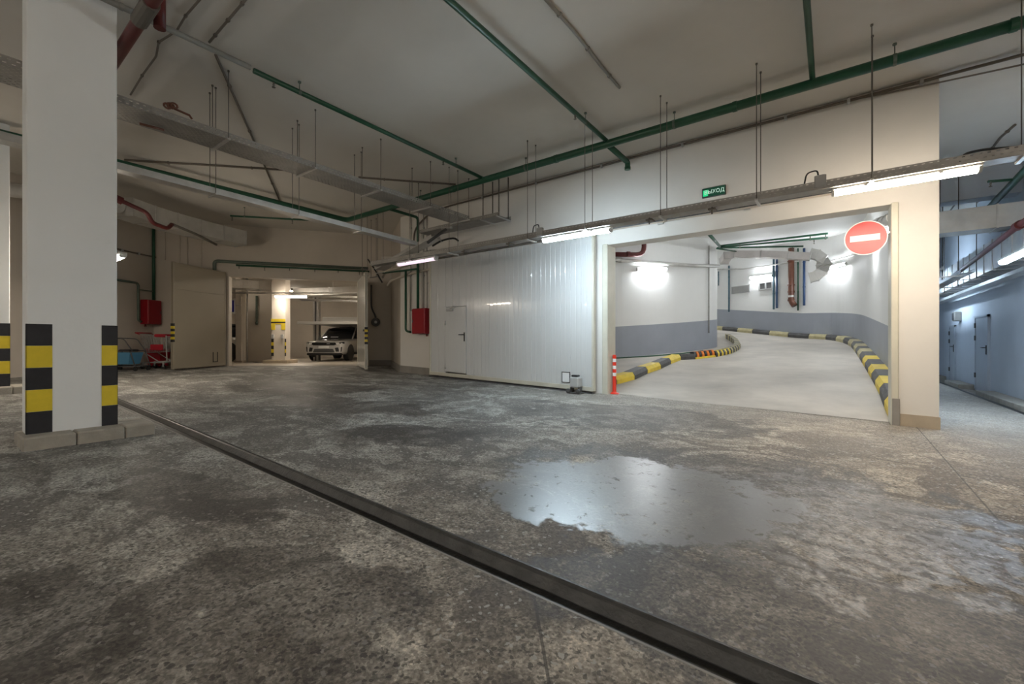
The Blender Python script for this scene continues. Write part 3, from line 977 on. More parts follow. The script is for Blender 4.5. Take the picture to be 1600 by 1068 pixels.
b.build('handle', 'blackp', wd)
for zz in (DZ1 - .45, DZ1 - 1.6):
    b = MB(); b.tube([(DX0 + .004, GY0 - .02, zz), (DX0 + .004, GY0 - .02, zz + .1)], .012, 8); b.build('hinge', 'steel', wd)
b = MB(); b.bbox((DX0 + .06, GY0 - .06, DZ1 - .1), (DX0 + .3, GY0 - .01, DZ1 - .04), .01)
b.tube([(DX0 + .2, GY0 - .05, DZ1 - .03), (DX0 + .46, GY0 - .12, DZ1 - .02), (DX0 + .3, GY0 - .03, DZ1 + .03)], .009, 6)
b.build('door_closer', 'greyp', wd)
for nm, h0, h1, y0, m in (('bottom_rail', .05, .135, GY0 - .022, 'gate_edge'), ('floor_track', -.01, .022, GY0 - .05, 'darkgrey')):
    b = MB()
    b.add([(x, y, fz(x) + h) for h in (h0, h1) for x, y in ((GX0 - .03, y0), (GX1 + .03, y0), (GX1 + .03, GY1), (GX0 - .03, GY1))],
          [(0, 3, 2, 1), (4, 5, 6, 7), (0, 1, 5, 4), (1, 2, 6, 5), (2, 3, 7, 6), (3, 0, 4, 7)])
    b.build(nm, m, gate)
for x in (GX0 - .05, GX1):
    b = MB(); b.bbox((x, GY0 - .02, fz(x) + .05), (x + .05, GY1 + .005, GTOP + .02), .008); b.build('edge_post', 'gate_edge', gate)
# small framed hatch
ca, cb = onY(878, 597, GY0), onY(891, 581, GY0)
b = MB()
t = .014
for (xa, za, xb, zb) in ((ca.x, ca.z, cb.x, ca.z + t), (ca.x, cb.z - t, cb.x, cb.z), (ca.x, ca.z, ca.x + t, cb.z), (cb.x - t, ca.z, cb.x, cb.z)):
    b.box((xa, GY0 - .012, za), (xb, GY0 + .01, zb))
hf = b.build('hatch_frame', 'blackp', gate)
b = MB(); b.box((ca.x + t, GY0 - .006, ca.z + t), (cb.x - t, GY0 + .01, cb.z - t)); b.build('hatch_cover', 'sign_white', hf)
# overhead track
trk = thing('gate_track', 'long steel gate track with roller brackets on the white wall', 'rail', (-4, GY0, GTOP + .04))
b = MB(); b.bbox((-8.85, GY0 - .02, GTOP + .035), (.8, GY1 + .02, GTOP + .14), .008); b.build('track_rail', 'cream', trk)
for z in (GTOP + .045, GTOP + .105):
    b = MB(); b.box((-8.85, GY0 - .03, z - .012), (.8, GY0 - .021, z + .012)); b.build('track_lip', 'darkgrey', trk)
for i in range(7):
    x = -8.4 + i * 1.45
    b = MB(); b.bbox((x - .05, GY0 - .04, GTOP + .14), (x + .05, WY - .002, GTOP + .19), .006); b.box((x - .05, GY1 + .03, GTOP + .02), (x + .05, WY - .002, GTOP + .19)); b.build('wall_bracket', 'steel', trk)
# gate opener
gm = onY(899, 610, 7.85)
gx = gm.x
zf = fz(gx)
mo = thing('gate_motor', 'small grey gate motor on a footed bracket at the gate corner', 'motor', (gx, 7.88, zf))
b = MB(); b.bbox((gx - .1, 7.78, zf + .12), (gx + .1, 7.98, zf + .34), .025); b.build('motor_case', 'greyp', mo)
b = MB(); b.bbox((gx - .07, 7.8, zf + .34), (gx + .07, 7.92, zf + .38), .01); b.build('motor_cap', 'blackp', mo)
b = MB(); b.bbox((gx - .14, 7.76, zf), (gx + .14, 8.0, zf + .025), .004)
for q in (-.09, .09):
    b.bbox((gx + q - .02, 7.82, zf + .02), (gx + q + .02, 7.94, zf + .13), .005)
b.build('bracket', 'darkgrey', mo)
for q in (-.11, .11):
    b = MB(); b.lathe([(.045, 0), (.045, .04), (.02, .045)], (gx + q, 7.77, zf + .06), (0, -1, 0), 12); b.build('gear', 'darkgrey', mo)

# ------------------------------------------------------------------ bollard, signs
bp = onS(960, 615, fr)
bo = thing('bollard', 'slim red and white flexible bollard at the kerb end', 'bollard', bp)
b = MB(); b.lathe([(.1, 0), (.1, .015), (.05, .035), (.04, .05)], bp, (0, 0, 1), 20); b.build('base', 'signal_red', bo)
z = .04
segs = [('signal_red', .33), ('sign_white', .07), ('signal_red', .075), ('sign_white', .07), ('signal_red', .075), ('sign_white', .07), ('signal_red', .08)]
for i, (m, h) in enumerate(segs):
    b = MB(); r = .038 if m == 'signal_red' else .036
    b.lathe([(r, z), (r, z + h)] if i < len(segs) - 1 else [(r, z), (r, z + h * .8), (r * .6, z + h)], bp, (0, 0, 1), 18)
    b.build('post' if i == 0 else 'band', m, bo)
    z += h
# no-entry sign
sp = onY(1352.5, 371.5, 8.33)
sg = thing('no_entry_sign', 'round red no-entry sign with a white bar hanging in the ramp opening', 'sign', sp)
b = MB(); b.lathe([(.255, 0), (.255, .006)], sp, (0, -1, 0), 48); b.build('border', 'sign_white', sg)
b = MB(); b.lathe([(.242, .006), (.242, .009)], sp, (0, -1, 0), 48); b.build('disc', 'sign_red', sg)
b = MB(); b.box(sp + V((-.185, -.009, -.045)), sp + V((.165, -.0125, .045))); b.build('bar', 'sign_white', sg)
b = MB(); b.bbox(sp + V((-.2, .002, .03)), sp + V((OX1 - sp.x + .02, .03, .06)), .003); b.bbox(sp + V((-.2, .002, -.09)), sp + V((.16, .022, -.06)), .003); b.build('bracket', 'steel', sg)


def text_part(body, size, fr4, mat_, parent, name='lettering', depth=.002, sx=1.0):
    cu = bpy.data.curves.new('t', 'FONT')
    cu.body = body
    cu.size = size
    cu.extrude = depth
    cu.align_x = 'CENTER'
    cu.align_y = 'CENTER'
    to = bpy.data.objects.new('t', cu)
    col.objects.link(to)
    bpy.context.view_layer.update()
    dg = bpy.context.evaluated_depsgraph_get()
    me = bpy.data.meshes.new_from_object(to.evaluated_get(dg))
    bpy.data.objects.remove(to)
    me.transform(fr4 @ Matrix.Diagonal((sx, 1, 1, 1)))
    me.materials.clear()
    me.materials.append(M[mat_])
    me.name = name
    o = bpy.data.objects.new(name, me)
    col.objects.link(o)
    o.parent = parent
    if parent.parent is None:
        o.location = -parent.location
    return o


ea, eb = onY(1097, 308, WY - .03), onY(1134, 292, WY - .03)
ez = (onY(1115, 300, WY).z)
ex = thing('exit_sign', 'small green lit exit sign with white Cyrillic letters on the white wall', 'sign', ((ea.x + eb.x) / 2, WY, ez))
ew = eb.x - ea.x
b = MB(); b.bbox((ea.x, WY - .035, ez - .085), (eb.x, WY, ez + .085), .006); b.build('case', 'darkgrey', ex)
b = MB(); b.box((ea.x + .01, WY - .038, ez - .075), (eb.x - .01, WY - .034, ez + .075)); b.build('face', 'exit_green', ex)
b = MB(); b.bbox((ea.x + .018, WY - .0415, ez - .06), (ea.x + .1, WY - .0375, ez + .045), .03); b.build('lit_window', 'exit_bright', ex)
text_part('ВЫХОД', .092, frame(((ea.x + eb.x) / 2 + .01, WY - .0445, ez), (1, 0, 0), (0, 0, 1), (0, -1, 0)), 'exit_text', ex, sx=.95)


# ------------------------------------------------------------------ cable trays
def tray(name, label, p0, p1, width, depth, m, group=None, lip=True, cat='cable tray'):
    p0, p1 = V(p0), V(p1)
    ax = (p1 - p0).normalized()
    sd = V((0, 0, 1)).cross(ax).normalized()
    up = ax.cross(sd)
    ln = (p1 - p0).length
    root = thing(name, label, cat, (p0 + p1) / 2, group)
    f = frame(p0, ax, sd, up)
    t = .004
    b = MB(f); b.box((0, -width / 2, 0), (ln, width / 2, t)); b.build('tray_floor', m, root)
    for s in (-1, 1):
        b = MB(f); b.box((0, s * width / 2 - t / 2, 0), (ln, s * width / 2 + t / 2, depth)); sp_ = b.build('tray_side', m, root)
        if lip:
            b = MB(f); b.box((0, s * width / 2, depth - .003), (ln, s * (width / 2 - .014), depth)); b.build('tray_lip', 'steel', sp_)
    return root


def hanger(label, pts, ztop, bar0, bar1, group, r=.0055, bar=.018):
    root = thing('tray_hanger', label, 'hanger', pts[0], group)
    for p in pts:
        b = MB(); b.tube([p, V((p[0], p[1], ztop))], r, 6); rd = b.build('rod', 'rod', root)
        b = MB(); b.lathe([(.014, 0), (.014, .02), (.008, .022)], (p[0], p[1], ztop - .022), (0, 0, 1), 8); b.build('ceiling_anchor', 'rod', rd)
    b = MB()
    d = (V(bar1) - V(bar0)).normalized()
    s = V((0, 0, 1)).cross(d).normalized() * bar
    b.add([V(bar0) - s, V(bar1) - s, V(bar1) + s, V(bar0) + s, V(bar0) - s - V((0, 0, .022)), V(bar1) - s - V((0, 0, .022)), V(bar1) + s - V((0, 0, .022)), V(bar0) + s - V((0, 0, .022))],
          [(0, 3, 2, 1), (4, 5, 6, 7), (0, 1, 5, 4), (1, 2, 6, 5), (2, 3, 7, 6), (3, 0, 4, 7)])
    b.build('crossbar', 'steel', root)
    return root


TZ = CAMZ + 1.875
ORD = ['first', 'second', 'third', 'fourth', 'fifth', 'sixth', 'seventh', 'eighth', 'ninth', 'tenth']
tray('cable_tray', 'long perforated steel tray in front of the white wall carrying the tube lamps', (-9.2, LY, TZ + .02), (4.0, LY, TZ - .01), .2, .1, 'tray_x', 'perforated cable trays')
hx_ = [onY(px, 300, LY).x for px in (1598, 1361, 1184, 1036, 919, 830)] + [-6.45, -7.7]
for i, x in enumerate(hx_):
    hanger('pair of thin rods holding the long lamp tray, %s from the right' % ORD[i], [V((x, LY - .12, TZ)), V((x + .02, LY + .12, TZ))], CEIL, V((x, LY - .16, TZ - .0)), V((x, LY + .16, TZ - .0)), 'hangers of the long lamp tray')
T1Z = CAMZ + 2.75
tray('cable_tray', 'wide perforated tray high up, crossing from the column towards the gate', (-6.83, -2.6, T1Z), (-6.83, 7.25, T1Z), .5, .09, 'tray_y', 'perforated cable trays')
for i, y in enumerate((2.4, 3.62, 4.85, 6.05, 7.2)):
    hanger('rods and crossbar under the wide high tray, %s from the column' % ORD[i], [V((-6.55, y, T1Z)), V((-7.11, y, T1Z))], CEIL, V((-6.53, y, T1Z)), V((-7.13, y, T1Z)), 'hangers of the wide high tray')
ta, tb = V((-6.95, -2.2, CAMZ + 2.13)), V((-7.5, 6.45, CAMZ + 2.15))
tray('cable_tray', 'narrow grey tray below the wide one, running from the column to the lamp tray', ta, tb, .18, .085, 'steel', 'perforated cable trays')
for i, y in enumerate((2.45, 3.7, 4.95)):
    t = (y - ta.y) / (tb.y - ta.y)
    p = ta + (tb - ta) * t
    hanger('long rods holding the narrow grey tray, %s from the column' % ORD[i], [p + V((.11, 0, 0)), p + V((-.11, 0, 0))], CEIL, p + V((.14, 0, -.0)), p + V((-.14, 0, -.0)), 'hangers of the narrow tray', .005, .014)
tray('cable_tray', 'short tray joining the end of the wide tray, flush to the white wall', (-8.3, 7.5, T1Z - .03), (-5.75, 7.5, T1Z - .03), .42, .08, 'tray_x', 'perforated cable trays')
for i, x in enumerate((-5.8, -6.25)):
    hanger('thick flat drop strips at the right end of the short tray, %s one' % ORD[i], [V((x, 7.68, T1Z - .03)), V((x, 7.34, T1Z - .03))], CEIL, V((x, 7.25, T1Z - .03)), V((x, 7.75, T1Z - .03)), 'hangers of the short joining tray', .014)
tray('cable_tray', 'bent end tray dropping towards the corner by the far doors', (-9.9, 7.3, CAMZ + 1.95), (-7.7, 7.3, CAMZ + 2.5), .3, .08, 'steel', 'perforated cable trays')
for i, (px, y) in enumerate(((566, 7.6), (580, 7.9), (590, 7.5))):
    p = onY(px, 390, y)
    hanger('thin rods by the corner of the far doors, %s from the left' % ORD[i], [V((p.x, y, CAMZ + 1.95)), V((p.x + .25, y, CAMZ + 1.95))], CEIL, V((p.x - .05, y, CAMZ + 1.95)), V((p.x + .3, y, CAMZ + 1.95)), 'hangers in the far corner', .006)
# things lying on the trays
jb = V((-4.35, LY, TZ + .08))
for px, lab in ((1282, 'grey junction box with a cable loop on the lamp tray over the ramp'), (848, 'grey junction box on the lamp tray left of the cool lamp')):
    p = onY(px, 290, LY)
    r_ = thing('junction_box', lab, 'box', (p.x, LY, TZ + .03), 'junction boxes on the lamp tray')
    b = MB(); b.bbox((p.x - .06, LY - .125, TZ + .02), (p.x + .06, LY - .05, TZ + .17), .01); b.build('box_body', 'greyp', r_)
    b = MB(); b.tube(arc_path([(p.x - .02, LY - .09, TZ + .16), (p.x - .03, LY - .09, TZ + .24), (p.x - .14, LY - .09, TZ + .23), (p.x - .17, LY - .08, TZ + .06)], .05), .009, 8); b.build('cable_loop', 'blackp', r_)
b = MB()
p0, p1 = onY(1500, 252, LY), onY(1536, 243, LY)
b.tube(arc_path([(p0.x, LY, TZ + .05), (p0.x + .03, LY, TZ + .14), (p1.x, LY, TZ + .15), (p1.x + .3, LY, TZ + .1), (p1.x + .5, LY, TZ + .03)], .08), .013, 8)
tag(b.build('black_cable', 'blackp'), 'thick black cable arching out of the lamp tray at the right', 'cable')
for i, px in enumerate((572, 730, 800, 1018, 1115)):
    p = onY(px, 360, LY)
    r_ = thing('tray_clamp', 'small dark clamp under the lamp tray, %s from the left' % ORD[i], 'clamp', (p.x, LY - .1, TZ - .05), 'clamps under the lamp tray')
    b = MB(); b.bbox((p.x - .05, LY - .13, TZ - .035), (p.x + .05, LY + .02, TZ - .01), .005); b.build('clamp_plate', 'rod', r_)
    b = MB(); b.tube([(p.x, LY - .1, TZ - .09), (p.x, LY - .1, TZ + .01)], .012, 8); b.build('bolt', 'rod', r_)

# ------------------------------------------------------------------ green sprinkler pipes
PY, PZ = 7.07, CAMZ + 3.47
gp = thing('sprinkler_pipe', 'thick green sprinkler main with branches running under the ceiling', 'pipe', (-3, PY, PZ))


def pipe(pts, r, m, parent, name='pipe_run', seg=14, bend=.12):
    b = MB(); b.tube(arc_path(pts, bend), r, seg)
    return b.build(name, m, parent)


def ring(p, ax, r, m, parent, name='coupling', h=.06):
    b = MB(); b.lathe([(r * .8, -h / 2), (r, -h / 2), (r, h / 2), (r * .8, h / 2)], p, ax, 14)
    return b.build(name, m, parent)


def clamp(p, r, ax, parent, ztop=CEIL):
    b = MB(); b.tube([(p.x, p.y, p.z + r * .9), (p.x, p.y, ztop)], .006, 6)
    b.lathe([(r * 1.08, -.018), (r * 1.08, .018)], p, ax, 14)
    b.lathe([(.022, -.02), (.022, 0)], (p.x, p.y, ztop), (0, 0, 1), 8)
    return b.build('pipe_clamp', 'greengrey', parent)


def sprinkler(p, parent, L_=.07):
    b = MB(); b.lathe([(.013, 0), (.013, L_ * .5), (.018, L_ * .55), (.008, L_ * .7), (.008, L_ * .9), (.024, L_ * .93), (.024, L_)], p, (0, 0, -1), 8)
    return b.build('sprinkler_head', 'rod', parent)


pipe([(4.5, PY, PZ), (-11.1, PY, PZ), (-11.1, -1.0, PZ)], .066, 'green', gp, 'main_run', 16, .15)
for x in (1.6, -1.15, -4.2, -6.9, -9.0):
    ring(V((x, PY, PZ)), (1, 0, 0), .074, 'green', gp)
for x in (.62, -2.02, -4.9, -8.0):
    clamp(V((x, PY, PZ)), .066, (1, 0, 0), gp)
BZ = PZ + .05
pipe([(-6.03, 2.5, BZ), (-6.03, PY, BZ)], .034, 'green', gp, 'branch_run')
pipe([(-3.17, -2.5, BZ), (-3.17, PY + .05, BZ)], .036, 'green', gp, 'branch_run')
pipe([(-3.17, PY, PZ + .0), (-3.17, 8.02, PZ + .0), (-3.17, 8.02, PZ - .12)], .05, 'green', gp, 'branch_run', 14, .08)
ring(V((-3.17, 8.02, PZ - .12)), (0, 0, 1), .058, 'green', gp, 'end_collar', .05)
pipe([(-.21, -2.5, BZ), (-.21, PY, BZ)], .034, 'green', gp, 'branch_run')
for x, y in ((-6.03, 2.75), (-6.03, 5.9), (-3.17, 5.9), (-.21, 3.2)):
    sprinkler(V((x, y, BZ - .03)), gp)
    clamp(V((x, y + .35, BZ)), .034, (0, 1, 0), gp)
# drop to the right-hand hose cabinet
cx = onY(653, 430, 8.1).x
cz0 = onY(653, 483, 8.1).z
pipe([(cx, PY, PZ), (cx, 8.1, PZ), (cx, 8.1, cz0 - .05)], .038, 'green', gp, 'drop_run', 12, .1)
cx2 = onY(634, 430, 8.1).x
pipe([(cx, 8.06, CAMZ + 2.03), (onY(600, 420, 8.1).x, 8.06, CAMZ + 2.06)], .026, 'green', gp, 'cross_run', 10)
pipe([(cx2, 8.1, CAMZ + 2.03), (cx2, 8.1, CAMZ + .32), (cx2 + .2, 8.1, CAMZ + .28)], .032, 'green', gp, 'drop_run', 12, .08)
# grey conduit in line with the left branch
cd = thing('ceiling_conduit', 'grey conduit on the ceiling leading to the capped green branch pipe', 'conduit', (-6.03, 0, BZ), 'ceiling conduits')
pipe([(-6.03, -2.0, BZ + .02), (-6.03, 2.46, BZ + .02)], .032, 'conduit', cd, 'conduit_run')
for y in (-.4, 1.2):
    ring(V((-6.03, y, BZ + .02)), (0, 1, 0), .038, 'conduit', cd, 'conduit_clip', .03)


def ceiling_conduit(pix, label, r=.018, z=CEIL - .02, m='conduit', clips=3):
    pts = [onZ(px, py, z) for px, py in pix]
    root = thing('ceiling_conduit', label, 'conduit', pts[0], 'ceiling conduits')
    pipe(pts, r, m, root, 'conduit_run', 8, .05)
    for k in range(clips):
        t = (k + .5) / clips * (len(pts) - 1)
        i = min(int(t), len(pts) - 2)
        p = pts[i].lerp(pts[i + 1], t - i)
        ring(p, pts[i + 1] - pts[i], r * 1.5, m, root, 'conduit_clip', .025)
    return root


ceiling_conduit([(845, -10), (900, 52), (935, 98), (968, 137)], 'short grey conduit ending on the bare ceiling between two green pipes', .02)
ceiling_conduit([(322, -12), (290, 25), (276, 48), (248, 66), (244, 88), (222, 118), (204, 148)], 'thin bent conduit on the ceiling right of the column top', .012, m='cable')
ceiling_conduit([(390, -8), (327, 66)], 'thin straight conduit meeting the grey conduit at the ceiling', .014, m='cable')
ceiling_conduit([(337, 86), (390, 205), (437, 314)], 'long thin conduit slanting down the ceiling behind the wide tray', .018, m='cable')
ceiling_conduit([(195, 250), (330, 258), (455, 266)], 'thin conduit crossing the ceiling above the narrow tray', .022, m='cable', clips=2)
ceiling_conduit([(560, 277), (640, 283), (712, 288)], 'thin conduit on the ceiling right of the wide tray', .022, m='cable', clips=2)
# cable run along the wall-ceiling edge
wc = thing('wall_cable', 'brown cable run along the top edge of the white wall', 'cable', (-4, WY - .05, CEIL - .06))
pipe([(-9.6, WY - .03, CEIL - .95), (-9.55, WY - .03, CEIL - .45), (-8.9, WY - .03, CEIL - .1), (-8.2, WY - .03, CEIL - .06), (1.2, WY - .03, CEIL - .05), (4.5, WY - .05, CEIL - .06)], .022, 'cable', wc, 'cable_run', 8, .3)
pipe([(.3, WY - .06, CEIL - .07), (1.0, WY - .06, CEIL - .13), (2.2, WY - .1, CEIL - .22), (4.5, WY - .1, CEIL - .18)], .012, 'cable', wc, 'loose_cable', 8, .5)
for x in (-7, -5.4, -3.8, -2.2, -.6, .2, 1.0):
    b = MB(); b.bbox((x - .02, WY - .062, CEIL - .09), (x + .02, WY, CEIL - .02), .004); b.build('cable_clip', 'greyp', wc)
# thin grey conduits down the wall by the right-hand cabinet
for i, (px, y0, y1, m, lab) in enumerate(((642, 300, 486, 'conduit', 'thin conduit down the wall between the green drops'), (662, 300, 486, 'conduit', 'thin conduit just right of the green drop by the hose cabinet'),
                                         (667, 300, 503, 'conduit', 'thin conduit ending in the small switch right of the hose cabinet'))):
    a, c_ = onY(px, y0, WY - .03), onY(px, y1, WY - .03)
    r_ = thing('wall_conduit', lab, 'conduit', c_, 'conduits by the right hose cabinet')
    pipe([a, V((a.x, WY - .03, c_.z))], .011, m, r_, 'conduit_run', 8)
    for t in (.3, .7):
        z = a.z * (1 - t) + c_.z * t
        b = MB(); b.bbox((a.x - .025, WY - .05, z - .012), (a.x + .025, WY, z + .012), .003); b.build('conduit_clip', 'greyp', r_)
    if i == 2:
        b = MB(); b.bbox((a.x - .05, WY - .05, c_.z - .1), (a.x + .04, WY, c_.z + .02), .01); b.build('switch_box', 'greyp', r_)

# ------------------------------------------------------------------ hose cabinets
def hose_cabinet(label, f, w_, h_, d_):
    """frame: x along the wall, y out of the wall, z up; origin bottom left"""
    o = f @ V((w_ / 2, 0, 0))
    root = thing('hose_cabinet', label, 'cabinet', o, 'red hose cabinets')
    b = MB(f); b.bbox((0, 0, 0), (w_, d_ - .015, h_), .008); b.build('cabinet_body', 'cabinet_red', root)
    b = MB(f); b.bbox((.012, d_ - .015, .012), (w_ - .012, d_ + .004, h_ - .012), .006); dd = b.build('door', 'cabinet_red', root)
    b = MB(f); b.bbox((w_ - .06, d_ + .004, h_ * .45), (w_ - .035, d_ + .02, h_ * .55), .005); b.build('latch', 'darkgrey', dd)
    for k in (.2, .8):
        b = MB(f); b.tube([(.01, d_ + .002, h_ * k - .03), (.01, d_ + .002, h_ * k + .03)], .008, 8); b.build('hinge', 'cabinet_red', dd)
    b = MB(f); b.lathe([(.02, 0), (.02, .05), (.028, .055), (.028, .07)], (.06, .1, 0), (0, 0, -1), 10); b.build('drain_cap', 'red', root)


hc = onY(664, 521, WY - .22)
hose_cabinet('red hose cabinet on the white wall left of the sliding gate', frame((hc.x, WY, hc.z), (-1, 0, 0), (0, -1, 0), (0, 0, 1)), .52, .70, .24)
LD = (V((FC0.x, FC0.y, 0)) - V((LW0.x, LW0.y, 0))).normalized()   # left wall, away from the camera
LN = V((LD.y, -LD.x, 0))                                          # out of the left wall into the hall


def onleft(px, py, off=0.0):
    r = ray(px, py)
    p = LW0 + LN * off
    t = (p.x * LN.x + p.y * LN.y) / (r.x * LN.x + r.y * LN.y)
    return at(px, py, t)


lc = onleft(219, 506, .02)
hose_cabinet('dark red hose cabinet on the tan wall above the shopping cart', frame((lc.x, lc.y, lc.z), LD, LN, (0, 0, 1)), .46, .71, .24)
lp = thing('sprinkler_pipe', 'green pipe dropping down the tan wall to the dark red cabinet', 'pipe', onleft(240, 380, .06))
a = onleft(240, 300, .07); c_ = onleft(240, 470, .07)
pipe([V((a.x, a.y, CEIL - .05)), c_], .04, 'green', lp, 'drop_run', 12)
a = onleft(150, 430, .07); c_ = onleft(216, 442, .07); e = onleft(216, 500, .07); g = onleft(221, 503, .07)
pipe([V((a.x, a.y, c_.z)), c_, V((c_.x, c_.y, e.z)), V((g.x, g.y, e.z - .04))], .032, 'greengrey', lp, 'side_run', 12, .1)
pipe([onleft(216, 452, .07), V((onleft(240, 456, .07).x, onleft(240, 456, .07).y, onleft(216, 452, .07).z))], .018, 'greengrey', lp, 'cross_run', 8)
ct = thing('wall_cable', 'brown cable line sagging along the tan wall above the cabinet', 'cable', onleft(230, 400, .05))
pipe([onleft(90, 372, .04), onleft(183, 389, .04), onleft(225, 398, .04), onleft(240, 401, .04), onleft(262, 406, .04), onleft(272, 410, .04)], .022, 'cable', ct, 'cable_run', 8, .1)
for px, py in ((190, 391), (216, 396), (246, 403)):
    p = onleft(px, py, .03)
    b = MB(frame(p, LD, LN, (0, 0, 1))); b.bbox((-.03, -.03, -.035), (.03, .04, .035), .005); b.build('cable_clip', 'greyp', ct)

# ------------------------------------------------------------------ left ventilation duct and red pipes
def duct_loft(path, w_, h_, name, label, m='duct', group='sheet metal ducts', ribs=True, cat='duct', wv=None):
    """rectangular duct along a path of plan points; one body part and flange parts"""
    path = [V(p) for p in path]
    root = thing(name, label, cat, path[len(path) // 2], group)
    rings = []
    for i, p in enumerate(path):
        d = (path[min(i + 1, len(path) - 1)] - path[max(i - 1, 0)]).normalized()
        s = V((0, 0, 1)).cross(d)
        s = s.normalized() if s.length > .2 else V(wv or (1, 0, 0))
        u = d.cross(s).normalized()
        rings.append((p, s, u))

    def quad(r, k=1.0, e=0.0):
        p, s, u = r
        return [p - s * (w_ / 2 * k + e) - u * (h_ / 2 * k + e), p + s * (w_ / 2 * k + e) - u * (h_ / 2 * k + e), p + s * (w_ / 2 * k + e) + u * (h_ / 2 * k + e), p - s * (w_ / 2 * k + e) + u * (h_ / 2 * k + e)]
    for i in range(len(rings) - 1):
        b = MB(); b.add(quad(rings[i]) + quad(rings[i + 1]), [(0, 1, 5, 4), (1, 2, 6, 5), (2, 3, 7, 6), (3, 0, 4, 7), (3, 2, 1, 0), (4, 5, 6, 7)]); b.build('duct_section', m, root)
    if ribs:
        for i in range(len(rings)):
            p, s, u = rings[i]
            d = s.cross(u) * .012
            b = MB(); a_, c2 = quad(rings[i], 1, .014), quad(rings[i], 1, .014)
            b.add([x - d for x in a_] + [x + d for x in c2], [(0, 1, 5, 4), (1, 2, 6, 5), (2, 3, 7, 6), (3, 0, 4, 7), (3, 2, 1, 0), (4, 5, 6, 7)]); b.build('flange', 'steel', root)
    return root


def rel(a, b_, h):                         # plan point in tripod distances with height above the lens
    p = C(a, b_, CAMZ + h)
    return p


dz = 3.05
cen = [rel(-8.85, 9.75, dz), rel(-8.82, 10.35, dz), rel(-8.72, 10.95, dz), rel(-8.55, 11.55, dz), rel(-8.3, 12.15, dz - .01), rel(-8.0, 12.7, dz - .02)]
vd = duct_loft(cen, .6, .40, 'ventilation_duct', 'bulky silver duct curving round the tan corner above the far doors')
for k_, (b0_, r_) in enumerate(((9.72, .16), (9.5, .2), (9.25, .15))):
    b = MB(); b.lathe([(r_ * .9, 0), (r_, .02), (r_, .2), (r_ * .9, .22)], rel(-8.85 - .06 * k_, b0_, dz - .04 * k_), rel(-8.85, 9.0, dz) - rel(-8.85, 9.75, dz), 18); b.build('round_collar', 'duct', vd)
b = MB(); b.tube([rel(-8.9, 9.4, dz - .05), rel(-9.1, 8.8, dz - .1), rel(-9.6, 8.2, dz - .15), rel(-10.7, 7.8, dz - .15)], .13, 14); b.build('flexible_hose', 'duct', vd)
rp = thing('fire_pipe', 'dark red pipe stepping down below the curved silver duct', 'pipe', rel(-10, 10, 2.3), 'red fire pipes')
pts = [at(120, 283, 8.2), at(186, 312, 8.6), at(230, 332, 9.0), at(238, 348, 9.1), at(262, 357, 9.5), at(269, 350, 9.6)]
pipe(pts, .042, 'red', rp, 'pipe_run', 12, .12)
pipe([pts[-1], at(305, 365, 10.6), at(338, 382, 11.4)], .03, 'rod', rp, 'thin_run', 10)
ring(pts[1], pts[2] - pts[1], .075, 'red', rp, 'coupling', .1)
# big red pipe by the top of the column
bp_ = thing('fire_pipe', 'large dark red pipe passing the top of the taped column', 'pipe', (-5.4, 1.4, CAMZ + 3.2), 'red fire pipes')
zz = CAMZ + 3.32
q0, q1 = onZ(240, -2, zz), onZ(188, 80, zz)
dd = (q1 - q0).normalized()
pipe([q0 - dd * 4.5, q0, q1, q1 + dd * 3.5], .06, 'red', bp_, 'pipe_run', 14, .02)
ring(q0 + dd * .28, dd, .075, 'rod', bp_, 'coupling', .42)
r0 = q0 + dd * .2
pipe([r0 + V((-.25, .16, 0)), r0 + V((-.25, .16, 1.4 - .9))], .055, 'red', bp_, 'riser', 12)
# cable bundle hanging on the wide tray
cbn = thing('cable_bundle', 'reddish cable coil lying on the wide tray near the column', 'cable', V((-6.75, 1.6, T1Z + .1)))
p = onX(266, 167, -6.62)
for k in range(3):
    b = MB(); b.tube([p + V((.015 * k, .035 * math.cos(t * .7 + k), .03 * math.sin(t * .7 + k) + .01 * k)) + V((0, .03 * k - .03, 0)) for t in range(10)], .012, 8); b.build('coil', 'brown', cbn)
b = MB(); b.tube([p, p + V((0, .2, -.02)), onX(300, 186, -6.62)], .014, 8); b.build('cable_tail', 'brown', cbn)
b = MB(); b.tube([onX(218, 193, -6.9), onX(256, 203, -6.9)], .016, 8); b.build('cable_stub', 'brown', cbn)

